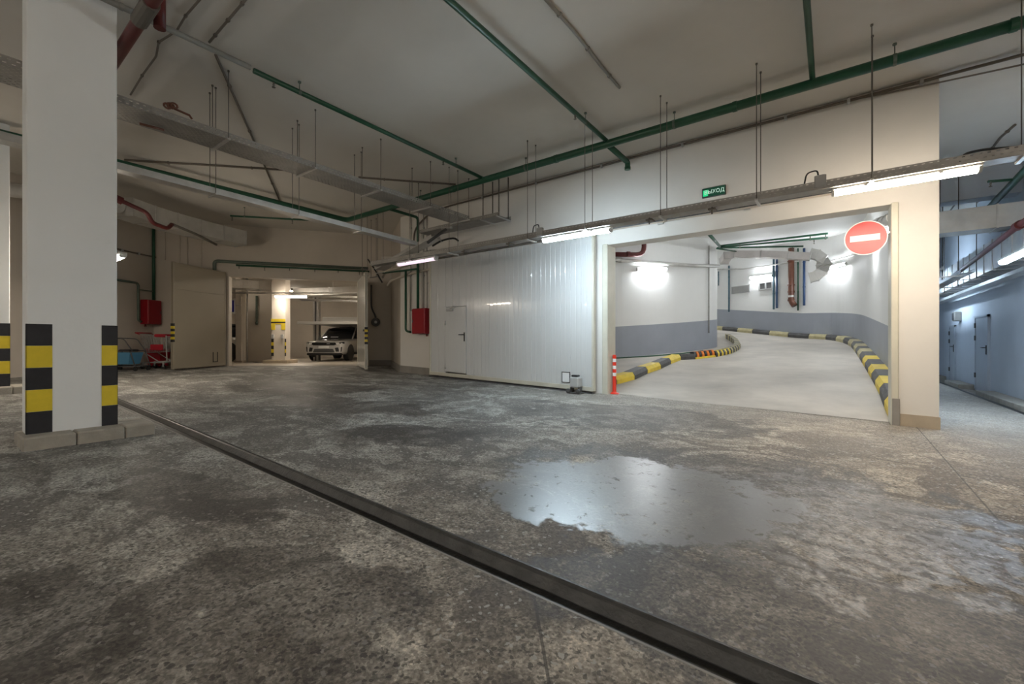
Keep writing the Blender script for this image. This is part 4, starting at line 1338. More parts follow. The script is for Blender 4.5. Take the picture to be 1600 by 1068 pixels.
# ------------------------------------------------------------------ far doors
def leaf(label, hinge, tip, m, z1, ztone=None, hazard=True):
    hinge, tip = V(hinge), V(tip)
    d = (tip - hinge); d.z = 0
    ln = d.length
    d = d.normalized()
    n = V((-d.y, d.x, 0))
    root = thing('swing_door_leaf', label, 'door', V((hinge.x, hinge.y, fz(hinge.x))), 'far double door leaves')
    nb_ = 2
    f = frame(V((hinge.x, hinge.y, 0)), d, n, (0, 0, 1))
    zb = max(fz(hinge.x), fz(tip.x)) + .03
    b = MB(f); b.bbox((0, -.035, zb), (ln, .035, z1), .01); lf = b.build('leaf_panel', m, root)
    for a in (0.0, ln - .05):
        b = MB(f); b.bbox((a, -.042, zb - .01), (a + .05, .042, z1 + .01), .006); b.build('edge_frame', 'gate_edge' if m == 'leaf_white' else m, root)
    for zz_ in (zb, z1 - .05, (zb * .25 + z1 * .75)):
        b = MB(f); b.bbox((.05, -.041, zz_), (ln - .05, .041, zz_ + (.05 if zz_ != zb * .25 + z1 * .75 else .012)), .004); b.build('rail', m, root)
    if hazard:
        for k in range(7):
            b = MB(f); z0 = zb + .72 + k * .072
            b.box((ln - .002, -.044, z0), (ln + .004, .044, z0 + .068))
            b.box((ln - .035, -.0445, z0), (ln + .004, .0445, z0 + .068))
            b.build('hazard_stripe', 'yellow' if k % 2 else 'black', root)
    return root, f, ln, zb


l1, f1, ln1, zb1 = leaf('open tan door leaf standing left of the far doorway', rel(-8.9, 13.36, 0), rel(-9.1, 11.55, 0), 'leaf_tan', CAMZ + 2.15)
b = MB(f1); b.box((.32, -.046, zb1 + .12), (.34, -.036, zb1 + .42)); b.box((.32, -.046, zb1 + .12), (.5, -.036, zb1 + .14)); b.box((.48, -.046, zb1 + .12), (.5, -.036, zb1 + .42)); b.box((.32, .036, zb1 + .12), (.34, .046, zb1 + .42)); b.box((.32, .036, zb1 + .12), (.5, .046, zb1 + .14)); b.box((.48, .036, zb1 + .12), (.5, .046, zb1 + .42)); b.build('drop_bolt', 'blackp', l1)
l2, f2, ln2, zb2 = leaf('open glossy white door leaf seen nearly edge-on at the right of the far doorway', rel(-5.16, 14.5, 0), rel(-4.24, 12.55, 0), 'leaf_white', CAMZ + 2.03)
b = MB(f2); b.bbox((ln2 - .35, -.08, zb2 + 1.1), (ln2 - .1, .08, zb2 + 1.16), .01); b.build('handle', 'darkgrey', l2)
# pipes above the far doors
fp = thing('door_pipe', 'thick grey green pipe framing the top of the far doorway', 'pipe', FAR0 + V((0, 0, LZ + .2)))


def onfar(px, py, off):
    r = ray(px, py)
    p = FAR0 - FN * off
    t = (p.x * FN.x + p.y * FN.y) / (r.x * FN.x + r.y * FN.y)
    return at(px, py, t)


z1 = onfar(345, 408, .06).z
a = onfar(335, 412, .06); c_ = onfar(575, 420, .06); e = onfar(335, 428, .06)
pipe([V((a.x, a.y, LZ - .05)), V((a.x, a.y, z1)), V((c_.x, c_.y, z1))], .05, 'greengrey', fp, 'pipe_run', 12, .1)
a = onfar(369, 414, .12); c_ = onfar(577, 424, .12)
fp2 = thing('sprinkler_pipe', 'thin dark green pipe with short sprinklers over the far doorway', 'pipe', a)
pipe([a, V((c_.x, c_.y, a.z))], .03, 'green', fp2, 'pipe_run', 10)
for t in (.02, .2, .38, .57, .75, .92):
    p = a.lerp(V((c_.x, c_.y, a.z)), t)
    sprinkler(p + V((0, 0, -.02)), fp2, .11 if t in (.2, .92) else .08)
sp3 = thing('sprinkler_pipe', 'short green sprinkler stub under the ceiling above the far doors', 'pipe', onZ(420, 340, CEIL - .14))
a, c_ = onZ(360, 337, CEIL - .25), onZ(488, 344, CEIL - .25)
pipe([a, c_], .025, 'green', sp3, 'pipe_run', 10)
clamp(onZ(382, 338, CEIL - .25), .025, c_ - a, sp3)
sprinkler(a.lerp(c_, .02), sp3, .12)
sprinkler(a.lerp(c_, .75), sp3, .12)
# wall phone / sensor with its cable
ws = onfar(587, 503, .05)
dv = thing('wall_device', 'round dark wall sounder with a cable beside the far doors', 'device', ws)
b = MB(); b.lathe([(.15, 0), (.15, .05), (.11, .09), (.05, .1)], ws + FN * .05, -FN, 20); b.build('housing', 'darkgrey', dv)
b = MB(); b.lathe([(.05, .1), (.05, .12), (.02, .13)], ws + FN * .05, -FN, 14); b.build('dome', 'chrome', dv)
a = onfar(580, 445, .03)
b = MB(); b.tube(arc_path([a, V((a.x, a.y, ws.z + .5)), V((ws.x, ws.y, ws.z + .2)) + FN * .02, ws + FN * .02], .15), .03, 8); b.build('cable', 'darkgrey', dv)
# grey bundled hoses at the corner
for i, pix in enumerate((((602, 425), (640, 412), (680, 400)), ((610, 438), (640, 428), (690, 416)))):
    pts = [onY(px, py, WY - .06) for px, py in pix]
    r_ = thing('wall_conduit', ('grey pipe bending along the wall corner above the hose cabinet', 'lower grey pipe bending along the wall corner above the hose cabinet')[i], 'conduit', pts[0], 'bent corner pipes')
    pipe([pts[0] + V((-.25, .1, -.12))] + pts, .035, 'tan', r_, 'pipe_run', 10, .2)
    ring(pts[1], pts[2] - pts[1], .045, 'greyp', r_, 'pipe_clip', .03)

for i, (px, y0, y1) in enumerate(((258, 352, 406), (281, 358, 411), (293, 362, 413), (315, 370, 418))):
    a, c_ = onfar(px, y0, .03), onfar(px, y1, .03)
    r_ = thing('wall_conduit', 'thin vertical conduit on the tan wall above the tan door leaf, %s from the left' % ORD[i], 'conduit', c_, 'conduits above the tan leaf')
    pipe([V((c_.x, c_.y, a.z)), c_], .012, 'tan', r_, 'conduit_run', 8)
    ring(V((c_.x, c_.y, (a.z + c_.z) / 2)), (0, 0, 1), .02, 'tan', r_, 'conduit_clip', .03)
tbk = thing('tray_bracket', 'dark diagonal strut under the trays above the dim pink lamp', 'bracket', onY(682, 368, 6.9))
b = MB(); b.tube([onY(668, 379, 6.75), onY(697, 358, 7.2)], .035, 6); b.build('strut', 'darkgrey', tbk)
b = MB(); b.tube([onY(690, 357, 7.2), onY(706, 355, 7.2)], .025, 6); b.build('foot', 'steel', tbk)
for i, pix in enumerate((((676, 384), (690, 376), (708, 372), (716, 376)), ((575, 405), (585, 420), (592, 432), (597, 441)), ((650, 398), (672, 392), (690, 391), (700, 393)))):
    pts = [onY(px, py, 6.95 if i != 1 else 7.6) for px, py in pix]
    r_ = thing('loose_cable', ('black cable end curling under the short joining tray', 'dark cable hanging down at the corner of the far doors', 'dark cable lying behind the dim pink lamp')[i], 'cable', pts[0], 'loose cables near the corner')
    b = MB(); b.tube(refine(pts, 4), .022, 8); b.build('cable_run', 'blackp', r_)
    ring(pts[1], pts[2] - pts[1], .03, 'greyp', r_, 'cable_tie', .02)

# ------------------------------------------------------------------ carts by the tan wall
def rot_frame(p, ang):
    c_, s_ = math.cos(ang), math.sin(ang)
    return frame(p, (c_, s_, 0), (-s_, c_, 0), (0, 0, 1))


def wheel_part(f, p, r, w_, parent, axis=(1, 0, 0), name='wheel', m='tyre'):
    b = MB(f); b.lathe([(r * .5, -w_ / 2), (r, -w_ / 2), (r, w_ / 2), (r * .5, w_ / 2)], p, axis, 14); o = b.build(name, m, parent)
    return o


px_ = rel(-9.98, 12.15, 0)
px_.z = fz(px_.x)
sc_ = thing('shopping_cart', 'wire shopping cart with red handle and red seat by the tan door leaf', 'cart', px_)
f = rot_frame(px_, YAW + math.pi * .0)
# local: x to the right, y away, z up; handle at the left, nose at the right
bk0, bk1 = [(-.33, -.2, .95), (.38, -.17, .90), (.34, -.15, .48), (-.2, -.18, .45)], [(-.33, .25, .95), (.38, .22, .90), (.34, .2, .48), (-.2, .23, .45)]


def bil(q, u, v_):
    a, b_, c2, d_ = (V(x) for x in q)
    return (a.lerp(b_, u)).lerp(d_.lerp(c2, u), v_)


for nm, q in (('basket_side', bk0), ('basket_side', bk1), ('basket_front', [bk0[1], bk1[1], bk1[2], bk0[2]]), ('basket_back', [bk0[0], bk1[0], bk1[3], bk0[3]]), ('basket_bottom', [bk0[3], bk0[2], bk1[2], bk1[3]])):
    b = MB(f)
    for k in range(11):
        b.tube([bil(q, k / 10, 0), bil(q, k / 10, 1)], .005, 5)
    for k in range(6):
        b.tube([bil(q, 0, k / 5), bil(q, 1, k / 5)], .004 if k not in (0, 5) else .008, 5)
    b.build(nm, 'greyp', sc_)
b = MB(f); b.tube([(-.42, -.24, 1.0), (-.42, .29, 1.0)], .018, 10); b.tube([(-.42, -.24, 1.0), (-.33, -.2, .95)], .01, 6); b.tube([(-.42, .29, 1.0), (-.33, .25, .95)], .01, 6); b.build('handle', 'bin_red', sc_)
b = MB(f); b.bbox((.05, -.2, .88), (.36, .23, .97), .02); b.build('bumper_bar', 'bin_red', sc_)
b = MB(f); b.bbox((-.05, -.2, .52), (.3, -.165, .68), .01); b.build('advert_panel', 'bin_red', sc_)
b = MB(f)
for y in (-.2, .24):
    b.tube([(.40, y, .93), (.42, y, .22), (-.3, y, .16)], .013, 8)
    b.tube([(-.2, y, .45), (.2, y, .2)], .013, 8)
b.tube([(-.3, -.2, .16), (-.3, .24, .16)], .013, 8); b.tube([(.42, -.2, .22), (.42, .24, .22)], .013, 8)
b.build('frame', 'greyp', sc_)
b = MB(f); b.bbox((-.25, -.19, .16), (.38, .22, .185), .008); b.build('lower_rack', 'greyp', sc_)
for x, y in ((-.26, -.19), (-.26, .22), (.34, -.22), (.34, .26)):
    b = MB(f); b.bbox((x - .02, y - .02, .06), (x + .02, y + .02, .2), .005); k_ = b.build('caster_fork', 'steel', sc_)
    wheel_part(f, (x, y, .06), .06, .03, k_, (0, 1, 0))
pb = rel(-10.2, 11.42, 0); pb.z = fz(pb.x)
mbk = thing('mop_cart', 'blue mop bucket on a grey wheeled frame beside the column edge', 'cart', pb)
f = rot_frame(pb, YAW)
b = MB(f)
P = [(-.24, -.17, .17), (.2, -.17, .17), (.2, .17, .17), (-.24, .17, .17), (-.3, -.21, .48), (.27, -.21, .48), (.27, .21, .48), (-.3, .21, .48), (-.28, -.19, .48), (.25, -.19, .48), (.25, .19, .48), (-.28, .19, .48), (-.22, -.15, .2), (.18, -.15, .2), (.18, .15, .2), (-.22, .15, .2)]
b.add(P, [(3, 2, 1, 0), (0, 1, 5, 4), (1, 2, 6, 5), (2, 3, 7, 6), (3, 0, 4, 7), (4, 5, 9, 8), (5, 6, 10, 9), (6, 7, 11, 10), (7, 4, 8, 11), (8, 9, 13, 12), (9, 10, 14, 13), (10, 11, 15, 14), (11, 8, 12, 15), (12, 13, 14, 15)])
b.build('bucket', 'bucket_blue', mbk)
b = MB(f)
for y in (-.23, .23):
    b.tube(arc_path([(-.34, y, .12), (-.34, y, .52), (.3, y, .52), (.42, y, .12)], .08), .014, 8)
    b.tube([(-.4, y, .12), (.44, y, .12)], .014, 8)
b.tube([(-.4, -.23, .12), (-.4, .23, .12)], .014, 8); b.tube([(.44, -.23, .12), (.44, .23, .12)], .014, 8)
b.build('frame', 'darkgrey', mbk)
b = MB(f); b.tube(arc_path([(.34, -.2, .5), (.1, -.2, .84), (-.4, -.2, .86), (-.4, .2, .86), (.1, .2, .84), (.34, .2, .5)], .08), .013, 8); b.build('push_handle', 'darkgrey', mbk)
b = MB(f); b.bbox((-.1, -.15, .5), (.22, .15, .56), .02); b.build('wringer', 'blackp', mbk)
for x in (-.36, .4):
    for y in (-.2, .2):
        wheel_part(f, (x, y, .055), .055, .03, mbk, (0, 1, 0))
pr_ = rel(-10.33, 12.6, 0); pr_.z = fz(pr_.x)
bn = thing('waste_bin', 'dark red waste bin between the mop cart and the shopping cart', 'bin', pr_)
f = rot_frame(pr_, YAW)
b = MB(f); b.add([(-.17, -.15, .03), (.17, -.15, .03), (.17, .15, .03), (-.17, .15, .03), (-.21, -.19, .52), (.21, -.19, .52), (.21, .19, .52), (-.21, .19, .52)], [(3, 2, 1, 0), (4, 5, 6, 7), (0, 1, 5, 4), (1, 2, 6, 5), (2, 3, 7, 6), (3, 0, 4, 7)]); b.build('bin_body', 'bin_red', bn)
b = MB(f); b.bbox((-.23, -.21, .5), (.23, .21, .55), .015); b.build('rim', 'bin_red', bn)
for x in (-.12, .12):
    wheel_part(f, (x, -.1, .03), .03, .03, bn)

# ------------------------------------------------------------------ parking hall beyond the far doors
def gpoint(a, b_):
    return C(a, b_, fg(b_))


b = MB()
rows = [12.2, 13.5, 14.5, 17.5, 21.5, 27.5]
xsr = [-19, -12, -3.4]
# only behind the far wall
edge0, edge1 = FAR0 + FDIR * -.0, FAR0 + FDIR * SO
ri = [edge0 - FDIR * 2.0 + FN * .02, edge1 + FDIR * .9 + FN * .02]
b.add([V((ri[0].x, ri[0].y, .345)), V((ri[1].x, ri[1].y, .30)), C(-3.6, 17.5, fg(17.5)), C(-14, 17.5, fg(17.5))], [(0, 1, 2, 3)])
b.add([C(-14, 17.5, fg(17.5)), C(-3.6, 17.5, fg(17.5)), C(-3.6, 21.5, fg(21.5)), C(-17, 21.5, fg(21.5))], [(0, 1, 2, 3)])
b.add([C(-17, 21.5, fg(21.5)), C(-3.6, 21.5, fg(21.5)), C(-3.6, 28.5, fg(21.5)), C(-17, 28.5, fg(21.5))], [(0, 1, 2, 3)])
b.add([V((ri[0].x, ri[0].y, .345)), C(-14, 17.5, fg(17.5)), C(-17, 21.5, fg(21.5)), C(-17, 14.0, .3)], [(0, 1, 2, 3)])
b.add([V((p.x, p.y, fz(p.x) + .002)) for p in (FAR0 - FN * .02, FAR0 + FDIR * SO - FN * .02, )] + [V((p.x, p.y, .335)) for p in (FAR0 + FDIR * SO + FN * .4, FAR0 + FN * .4)], [(0, 1, 2, 3)])
struct(b.build('floor_garage', 'garage_floor'), 'concrete floor of the parking hall beyond the far doors')


def gbox(name, m, a0, a1, b0, b1, z0, z1, lab=None):
    k = MB(frame((0, 0, 0), (cs, sn, 0), (-sn, cs, 0), (0, 0, 1)))
    k.box((a0, b0, z0), (a1, b1, z1))
    return struct(k.build(name, m), lab)


GC = CAMZ + 2.75
gbox('ceiling_garage', 'ceiling', -18, -3.3, 14.9, 29, GC, GC + .2, 'low ceiling of the parking hall')
b = MB(); pp = [FC0 + FN * .3, FC1 + FN * .3, C(-3.4, 16.5), C(-12, 16.5)]
b.prism([(p.x, p.y) for p in pp], lambda u, v_, d: V((u, v_, d)), GC + .01, GC + .2); struct(b.build('ceiling_door', 'ceiling'))
gbox('wall_garage_back', 'tan', -18, -3.3, 27.5, 27.8, -.2, GC, 'back wall of the parking hall behind the white car')
gbox('wall_garage_right', 'tan', -3.6, -3.3, 15.3, 27.8, -.2, GC)
gbox('wall_garage_left', 'tan', -18, -17.7, 13.0, 27.8, -.2, GC)
gbox('wall_garage_partition', 'cream', -12.7, -11.1, 20.2, 20.5, -.1, GC, 'beige partition wall with a green pipe in the parking hall')
# garage column with yellow plates
gf = frame((0, 0, 0), (cs, sn, 0), (-sn, cs, 0), (0, 0, 1))
a0, a1, b0, b1 = -9.48, -8.94, 17.0, 17.4
zf = fg(17.0)
gcn = thing('concrete_column', 'slim cream column with yellow plates inside the far doorway', 'column', C(-9.2, 17.2, zf), 'black and yellow taped columns')
k = MB(gf); k.bbox((a0, b0, zf - .05), (a1, b1, GC), .01); k.build('shaft', 'cream', gcn)
k = MB(gf); k.bbox((a0 - .25, b0 - .2, zf - .05), (a1 + .2, b1 + .2, zf + .13), .015); k.build('plinth', 'tile', gcn)
s_ = 674 / 17.0


def zpix(y, d):
    return CAMZ + (534 - y) * d / F


k = MB(gf); k.box((a0 - .01, b0 - .012, zpix(506, 17)), (a1 + .01, b0, zpix(498, 17))); k.build('yellow_band', 'yellow', gcn)
k = MB(gf); k.box((a0 - .012, b0 - .014, zpix(504.5, 17)), (a1 + .012, b0, zpix(502.5, 17))); k.build('black_line', 'black', gcn)
for xa in (a0 - .01, a1 - .15):
    k = MB(gf); k.box((xa, b0 - .012, zpix(515, 17)), (xa + .16, b0, zpix(506, 17))); k.build('yellow_plate', 'yellow', gcn)
for xa in (a0 + .02, a1 - .15):
    k = MB(gf); k.bbox((xa, b0 - .06, zpix(529, 17)), (xa + .1, b0, zpix(522, 17)), .01); k.build('switch_box', 'greyp', gcn)
for kk in range(5):
    for xa, xb in ((a0 - .008, a0 + .09), (a1 - .012, a1 + .008)):
        k = MB(gf); z0 = zpix(556, 17) + kk * .137
        k.box((xa, b0 - .01, z0), (xb, b0 + .06, z0 + .135)); k.build('warning_stripe', 'yellow' if kk % 2 else 'black', gcn)
# cream post
p0 = at(372, 540, 18.5)
k = MB(gf)
gps = thing('concrete_post', 'plain cream post at the left of the far doorway', 'column', C(-11.72, 18.5, fg(18.5)))
k.bbox((-11.86, 18.5, fg(18.5) - .05), (-11.60, 18.8, GC), .01); k.build('shaft', 'cream', gps)
k = MB(gf); k.bbox((-11.92, 18.44, fg(18.5) - .05), (-11.54, 18.8, fg(18.5) + .08), .01); k.build('foot', 'tile', gps)
k = MB(gf); k.tube([(-11.42, 18.6, fg(18.5) + .02), (-11.42, 18.6, GC)], .035, 8); k.build('pipe', 'steel', gps)
gpp = thing('wall_pipe', 'short green pipe on the beige partition in the parking hall', 'pipe', at(401, 490, 20.1))
pipe([at(401, 462, 20.1), at(401, 507, 20.1)], .05, 'greengrey', gpp, 'pipe_run', 8)
ring(at(401, 504, 20.1), (0, 0, 1), .06, 'greengrey', gpp, 'coupling', .08)
# lamp and rail
q0, q1 = at(430, 462.5, 16.6), at(481, 462.5, 16.6)
batten(q0 + V((0, 0, .06)), q1 + V((0, 0, .06)), (0, 0, -1), WARM, LAMP * .7, 'glowing tube lamp in the parking hall inside the far doorway', None, .13, .12)
batten(C(-12.2, 22.5, GC), C(-11.2, 23.0, GC), (0, 0, -1), WARM, LAMP * 1.3, 'added fill tube lamp deeper in the parking hall hidden by the partition', None)  # out of sight, added to brighten the hall around the car
batten(C(-6.0, 18.2, GC), C(-4.9, 18.2, GC), (0, 0, -1), WARM, LAMP * 1.4, 'added fill tube lamp in the parking hall hidden behind the white door leaf', None)  # out of sight, added to brighten the right of the parking hall
batten(C(-13.6, 16.8, GC), C(-12.5, 17.0, GC), (0, 0, -1), WARM, LAMP * .8, 'added fill tube lamp in the parking hall hidden behind the tan door leaf', None)  # out of sight, added to brighten the left of the parking hall
rl = thing('lamp_rail', 'thin pale rail carrying the lamp across the far doorway', 'rail', at(450, 457, 16.6))
k = MB(gf); za = zpix(458.5, 16.6); k.bbox((-11.2, 16.57, za), (-5.6, 16.63, za + .05), .005); k.build('rail_bar', 'steel', rl)
for px in (380, 405, 520):
    p = at(px, 457, 16.6)
    k = MB(); k.tube([p, V((p.x, p.y, GC))], .008, 6); k.build('drop_rod', 'steel', rl)
# ducts near the parking ceiling
gd = [at(465, 452, 18.0), at(520, 458, 17.6), at(566, 462, 17.2)]
duct_loft([V((p.x, p.y, CAMZ + 2.05)) for p in gd], .5, .3, 'ventilation_duct', 'foil wrapped duct under the parking hall ceiling at right', 'duct')
duct_loft([C(-13.4, 16.7, CAMZ + 2.35), C(-11.5, 17.5, CAMZ + 2.35), C(-10.0, 18.6, CAMZ + 2.35)], .8, .35, 'ventilation_duct', 'grey duct under the parking hall ceiling at left', 'duct')
for i, (ya, db, x0, x1) in enumerate(((452, 18.5, 455, 575), (462, 19.5, 470, 575), (468, 20.5, 470, 580))):
    r_ = thing('ceiling_pipe', 'silver pipe under the parking hall ceiling, %s from the top' % ORD[i], 'pipe', at(x0, ya, db), 'parking hall pipes')
    pipe([at(x0, ya, db), at((x0 + x1) / 2, ya + 1, db), at(x1, ya + 3, db)], .06, 'duct', r_, 'pipe_run', 10)
    for t in (.3, .7):
        ring(at(x0 + (x1 - x0) * t, ya + 2 * t, db), at(x1, ya, db) - at(x0, ya, db), .075, 'steel', r_, 'pipe_clip', .05)
# car lift
cl = thing('car_lift', 'grey steel car lift with a raised platform above the white car', 'car lift', C(-8.5, 22.5, fg(22)))
zp = zpix(503, 21.0)
k = MB(gf); k.bbox((-10.35, 20.9, zp - .09), (-6.9, 25.5, zp), .02); k.build('platform', 'steel', cl)
k = MB(gf); k.bbox((-10.4, 20.86, zp - .1), (-6.86, 20.92, zp + .03), .01); k.build('platform_edge', 'housing', cl)
k = MB(gf); k.bbox((-9.9, 22.5, zpix(502, 22.5)), (-7.0, 22.6, zpix(495, 22.5)), .02); k.build('cross_beam', 'housing', cl)
for a_ in (-10.0, -6.95):
    k = MB(gf); k.bbox((a_ - .15, 22.0, fg(22)), (a_ + .12, 22.3, zpix(463, 22)), .02); k.build('post', 'steel', cl)
    k = MB(gf); k.bbox((a_ - .05, 21.97, fg(22)), (a_ + .02, 22.0, zpix(463, 22)), .005); k.build('chain_slot', 'darkgrey', cl)

# ------------------------------------------------------------------ cars
def loft(sections, m, parent, name, f):
    b = MB(f)
    n = len(sections[0])
    for s in sections:
        b.add(s, [])
    for i in range(len(sections) - 1):
        for j in range(n):
            k_ = (j + 1) % n
            b.f.append([i * n + j, i * n + k_, (i + 1) * n + k_, (i + 1) * n + j]); b.s.append(True); b.mi.append(0)
    b.f.append(list(range(n - 1, -1, -1))); b.s.append(False); b.mi.append(0)
    b.f.append([(len(sections) - 1) * n + j for j in range(n)]); b.s.append(False); b.mi.append(0)
    return b.build(name, m, parent)


def wheel(f, x, y, r, parent):
    s = 1 if x > 0 else -1
    b = MB(f); b.lathe([(r * .62, -.12), (r * .95, -.12), (r, -.08), (r, .08), (r * .95, .12), (r * .62, .12)], (x, y, r), (1, 0, 0), 28); t = b.build('wheel', 'tyre', parent)
    b = MB(f); b.lathe([(r * .64, 0), (r * .64, .12), (r * .58, .125), (r * .55, .09), (r * .15, .1), (r * .12, .125)], (x, y, r), (s, 0, 0), 24); b.build('rim', 'rim', t)
    for k in range(5):
        an = k * 2 * math.pi / 5
        b = MB(f)
        c0 = V((x + s * .115, y, r)); dr_ = V((0, math.cos(an), math.sin(an)))
        b.tube([c0 + dr_ * r * .1, c0 + dr_ * r * .6], [.035, .028], 6); b.build('spoke', 'rim', t)


def suv(label, f, loc, L_=4.85, detail=True):
    """local: x across, y backwards from the nose (nose at y=0), z up"""
    root = thing('car', label, 'car', loc, 'parked cars')

    def sec(y, w_, zb, zm, zt, rnd=.06, top=.88):
        h = [(w_ * .92, zb), (w_, zb + (zm - zb) * .35), (w_, zm), (w_ * .975, zm + (zt - zm) * .55), (w_ * top, zt - .015), (w_ * .5, zt + .012), (0, zt + .02)]
        pts = [(x, y, z) for x, z in h] + [(-x, y, z) for x, z in reversed(h[:-1])]
        return pts
    S = [sec(.0, .80, .42, .68, .93), sec(.06, .90, .38, .72, .97), sec(.25, .955, .34, .8, 1.01), sec(.7, .985, .33, .86, 1.05), sec(1.35, .99, .33, .92, 1.10), sec(1.75, .985, .33, .96, 1.15, top=.93),
         sec(3.0, .985, .33, .98, 1.17, top=.93), sec(4.2, .98, .35, .98, 1.17, top=.93), sec(L_ - .12, .93, .4, .95, 1.14, top=.92), sec(L_, .86, .5, .85, 1.08)]
    loft(S, 'car_white', root, 'body', f)
    G = []
    for y, w_, z0, z1, wt in ((1.55, .84, 1.12, 1.16, .80), (2.35, .9, 1.15, 1.70, .70), (2.8, .9, 1.15, 1.755, .69), (3.8, .9, 1.15, 1.74, .69), (4.3, .88, 1.15, 1.66, .68), (L_ - .1, .82, 1.12, 1.2, .70)):
        h = [(w_, z0), (w_ * .985, z0 + .05), (wt + .05, z1 - .05), (wt - .03, z1)]
        G.append([(x, y, z) for x, z in h] + [(-x, y, z) for x, z in reversed(h)])
    loft(G, 'glass', root, 'glasshouse', f)
    R_ = []
    for y, z1, wt in ((2.28, 1.70, .66), (2.8, 1.775, .68), (3.8, 1.762, .68), (4.4, 1.68, .66)):
        R_.append([(wt, y, z1 - .04), (wt, y, z1 - .01), (wt * .6, y, z1 + .015), (-wt * .6, y, z1 + .015), (-wt, y, z1 - .01), (-wt, y, z1 - .04)])
    loft(R_, 'blackp', root, 'roof', f)
    for s in (-1, 1):
        b = MB(f); b.tube([(s * .86, 1.5, 1.13), (s * .715, 2.36, 1.70)], [.04, .035], 8); b.build('windscreen_pillar', 'car_white', root)
        b = MB(f); b.bbox((s * .95, 1.78, 1.16), (s * 1.14, 1.9, 1.34), .05); b.build('wing_mirror', 'blackp', root)
        for y in (.93, 3.8):
            wheel(f, s * .83, y, .38, root)
            b = MB(f); b.lathe([(.43, 0), (.43, .03)], (s * .965, y, .42), (s, 0, 0), 24); b.build('wheel_arch', 'blackp', root)
    if detail:
        b = MB(f); b.add([(-.54, -.02, .79), (.54, -.02, .79), (.54, -.015, .935), (-.54, -.015, .935), (-.5, .1, .80), (.5, .1, .80), (.52, .1, .925), (-.52, .1, .925)], [(0, 1, 2, 3), (7, 6, 5, 4), (0, 4, 5, 1), (1, 5, 6, 2), (2, 6, 7, 3), (3, 7, 4, 0)]); b.build('grille', 'blackp', root)
        for s in (-1, 1):
            b = MB(f); b.add([(s * .53, -.012, .81), (s * .80, .02, .83), (s * .955, .2, .88), (s * .94, .2, .965), (s * .80, .03, .95), (s * .53, -.005, .925), (s * .53, .1, .81), (s * .78, .14, .83), (s * .86, .25, .88), (s * .85, .25, .965), (s * .78, .14, .95), (s * .53, .1, .925)],
                             [(0, 1, 4, 5), (1, 2, 3, 4), (11, 10, 7, 6), (10, 9, 8, 7), (0, 6, 7, 1), (1, 7, 8, 2), (2, 8, 9, 3), (3, 9, 10, 4), (4, 10, 11, 5), (5, 11, 6, 0)]); hl = b.build('headlight', 'glass', root)
            b = MB(f); b.bbox((s * .6, -.018, .84), (s * .74, .02, .885), .01); b.build('headlight_lens', 'sign_white', hl)
            b = MB(f); b.add([(s * .60, -.025, .48), (s * .87, .02, .48), (s * .90, .03, .72), (s * .55, -.025, .67), (s * .60, .1, .48), (s * .82, .2, .48), (s * .82, .2, .72), (s * .55, .1, .67)], [(0, 1, 2, 3), (7, 6, 5, 4), (0, 4, 5, 1), (1, 5, 6, 2), (2, 6, 7, 3), (3, 7, 4, 0)]); b.build('corner_vent', 'blackp', root)
        b = MB(f); b.add([(-.54, -.025, .44), (.54, -.025, .44), (.46, -.025, .62), (-.46, -.025, .62), (-.52, .1, .46), (.52, .1, .46), (.44, .1, .60), (-.44, .1, .60)], [(0, 1, 2, 3), (7, 6, 5, 4), (0, 4, 5, 1), (1, 5, 6, 2), (2, 6, 7, 3), (3, 7, 4, 0)]); b.build('lower_intake', 'darkgrey', root)
        b = MB(f); b.bbox((-.26, -.035, .655), (.26, -.005, .765), .005); b.build('number_plate', 'sign_white', root)
        b = MB(f); b.bbox((-.86, -.01, .30), (.86, .4, .42), .03); b.build('front_skirt', 'blackp', root)
        b = MB(f); b.bbox((.14, -.025, .85), (.3, -.01, .895), .015); b.build('badge', 'chrome', root)
        for s in (-1, 1):
            b = MB(f); b.bbox((s * .975, 1.4, .3), (s * 1.0, 3.3, .42), .02); b.build('side_skirt', 'blackp', root)
        b = MB(f); b.bbox((-.35, 1.62, 1.2), (.05, 1.7, 1.24), .01); b.build('dash_paper', 'sign_white', root)
    return root


cz = 21.4
ca_ = -9.33
loc = C(ca_, cz, fg(cz))
suv('white SUV facing the viewer under the car lift', frame(loc, (cs, sn, 0), (-sn, cs, 0), (0, 0, 1)), loc)
# second car: its side shows between the door leaf and the cream post
loc = C(-13.8, 18.75, fg(18.75))
suv('silver white car half hidden behind the tan door leaf', frame(loc, (cs, sn, 0), (-sn, cs, 0), (0, 0, 1)), loc, 4.7, False)
# parking sign
ps = at(361.5, 478, 18.45)
pk = thing('parking_sign', 'blue and white sign behind the tan door leaf in the parking hall', 'sign', ps)
fs_ = frame(ps, (cs, sn, 0), (0, 0, 1), (sn, -cs, 0))
k = MB(fs_); k.bbox((-.16, -.33, 0), (.16, .33, .02), .005); k.build('plate', 'sign_white', pk)
k = MB(fs_); k.box((-.1, -.25, .02), (.13, .25, .024)); k.build('blue_field', 'sign_blue', pk)
k = MB(fs_); k.add([(-.1, .0, .026), (.0, -.12, .026), (-.1, -.2, .026)], [(0, 1, 2)]); k.build('arrow', 'sign_white', pk)
k = MB(fs_); k.tube([(.1, .05, -.004), (.3, .04, -.004), (.42, .02, .03)], .012, 6); k.build('arm', 'steel', pk)

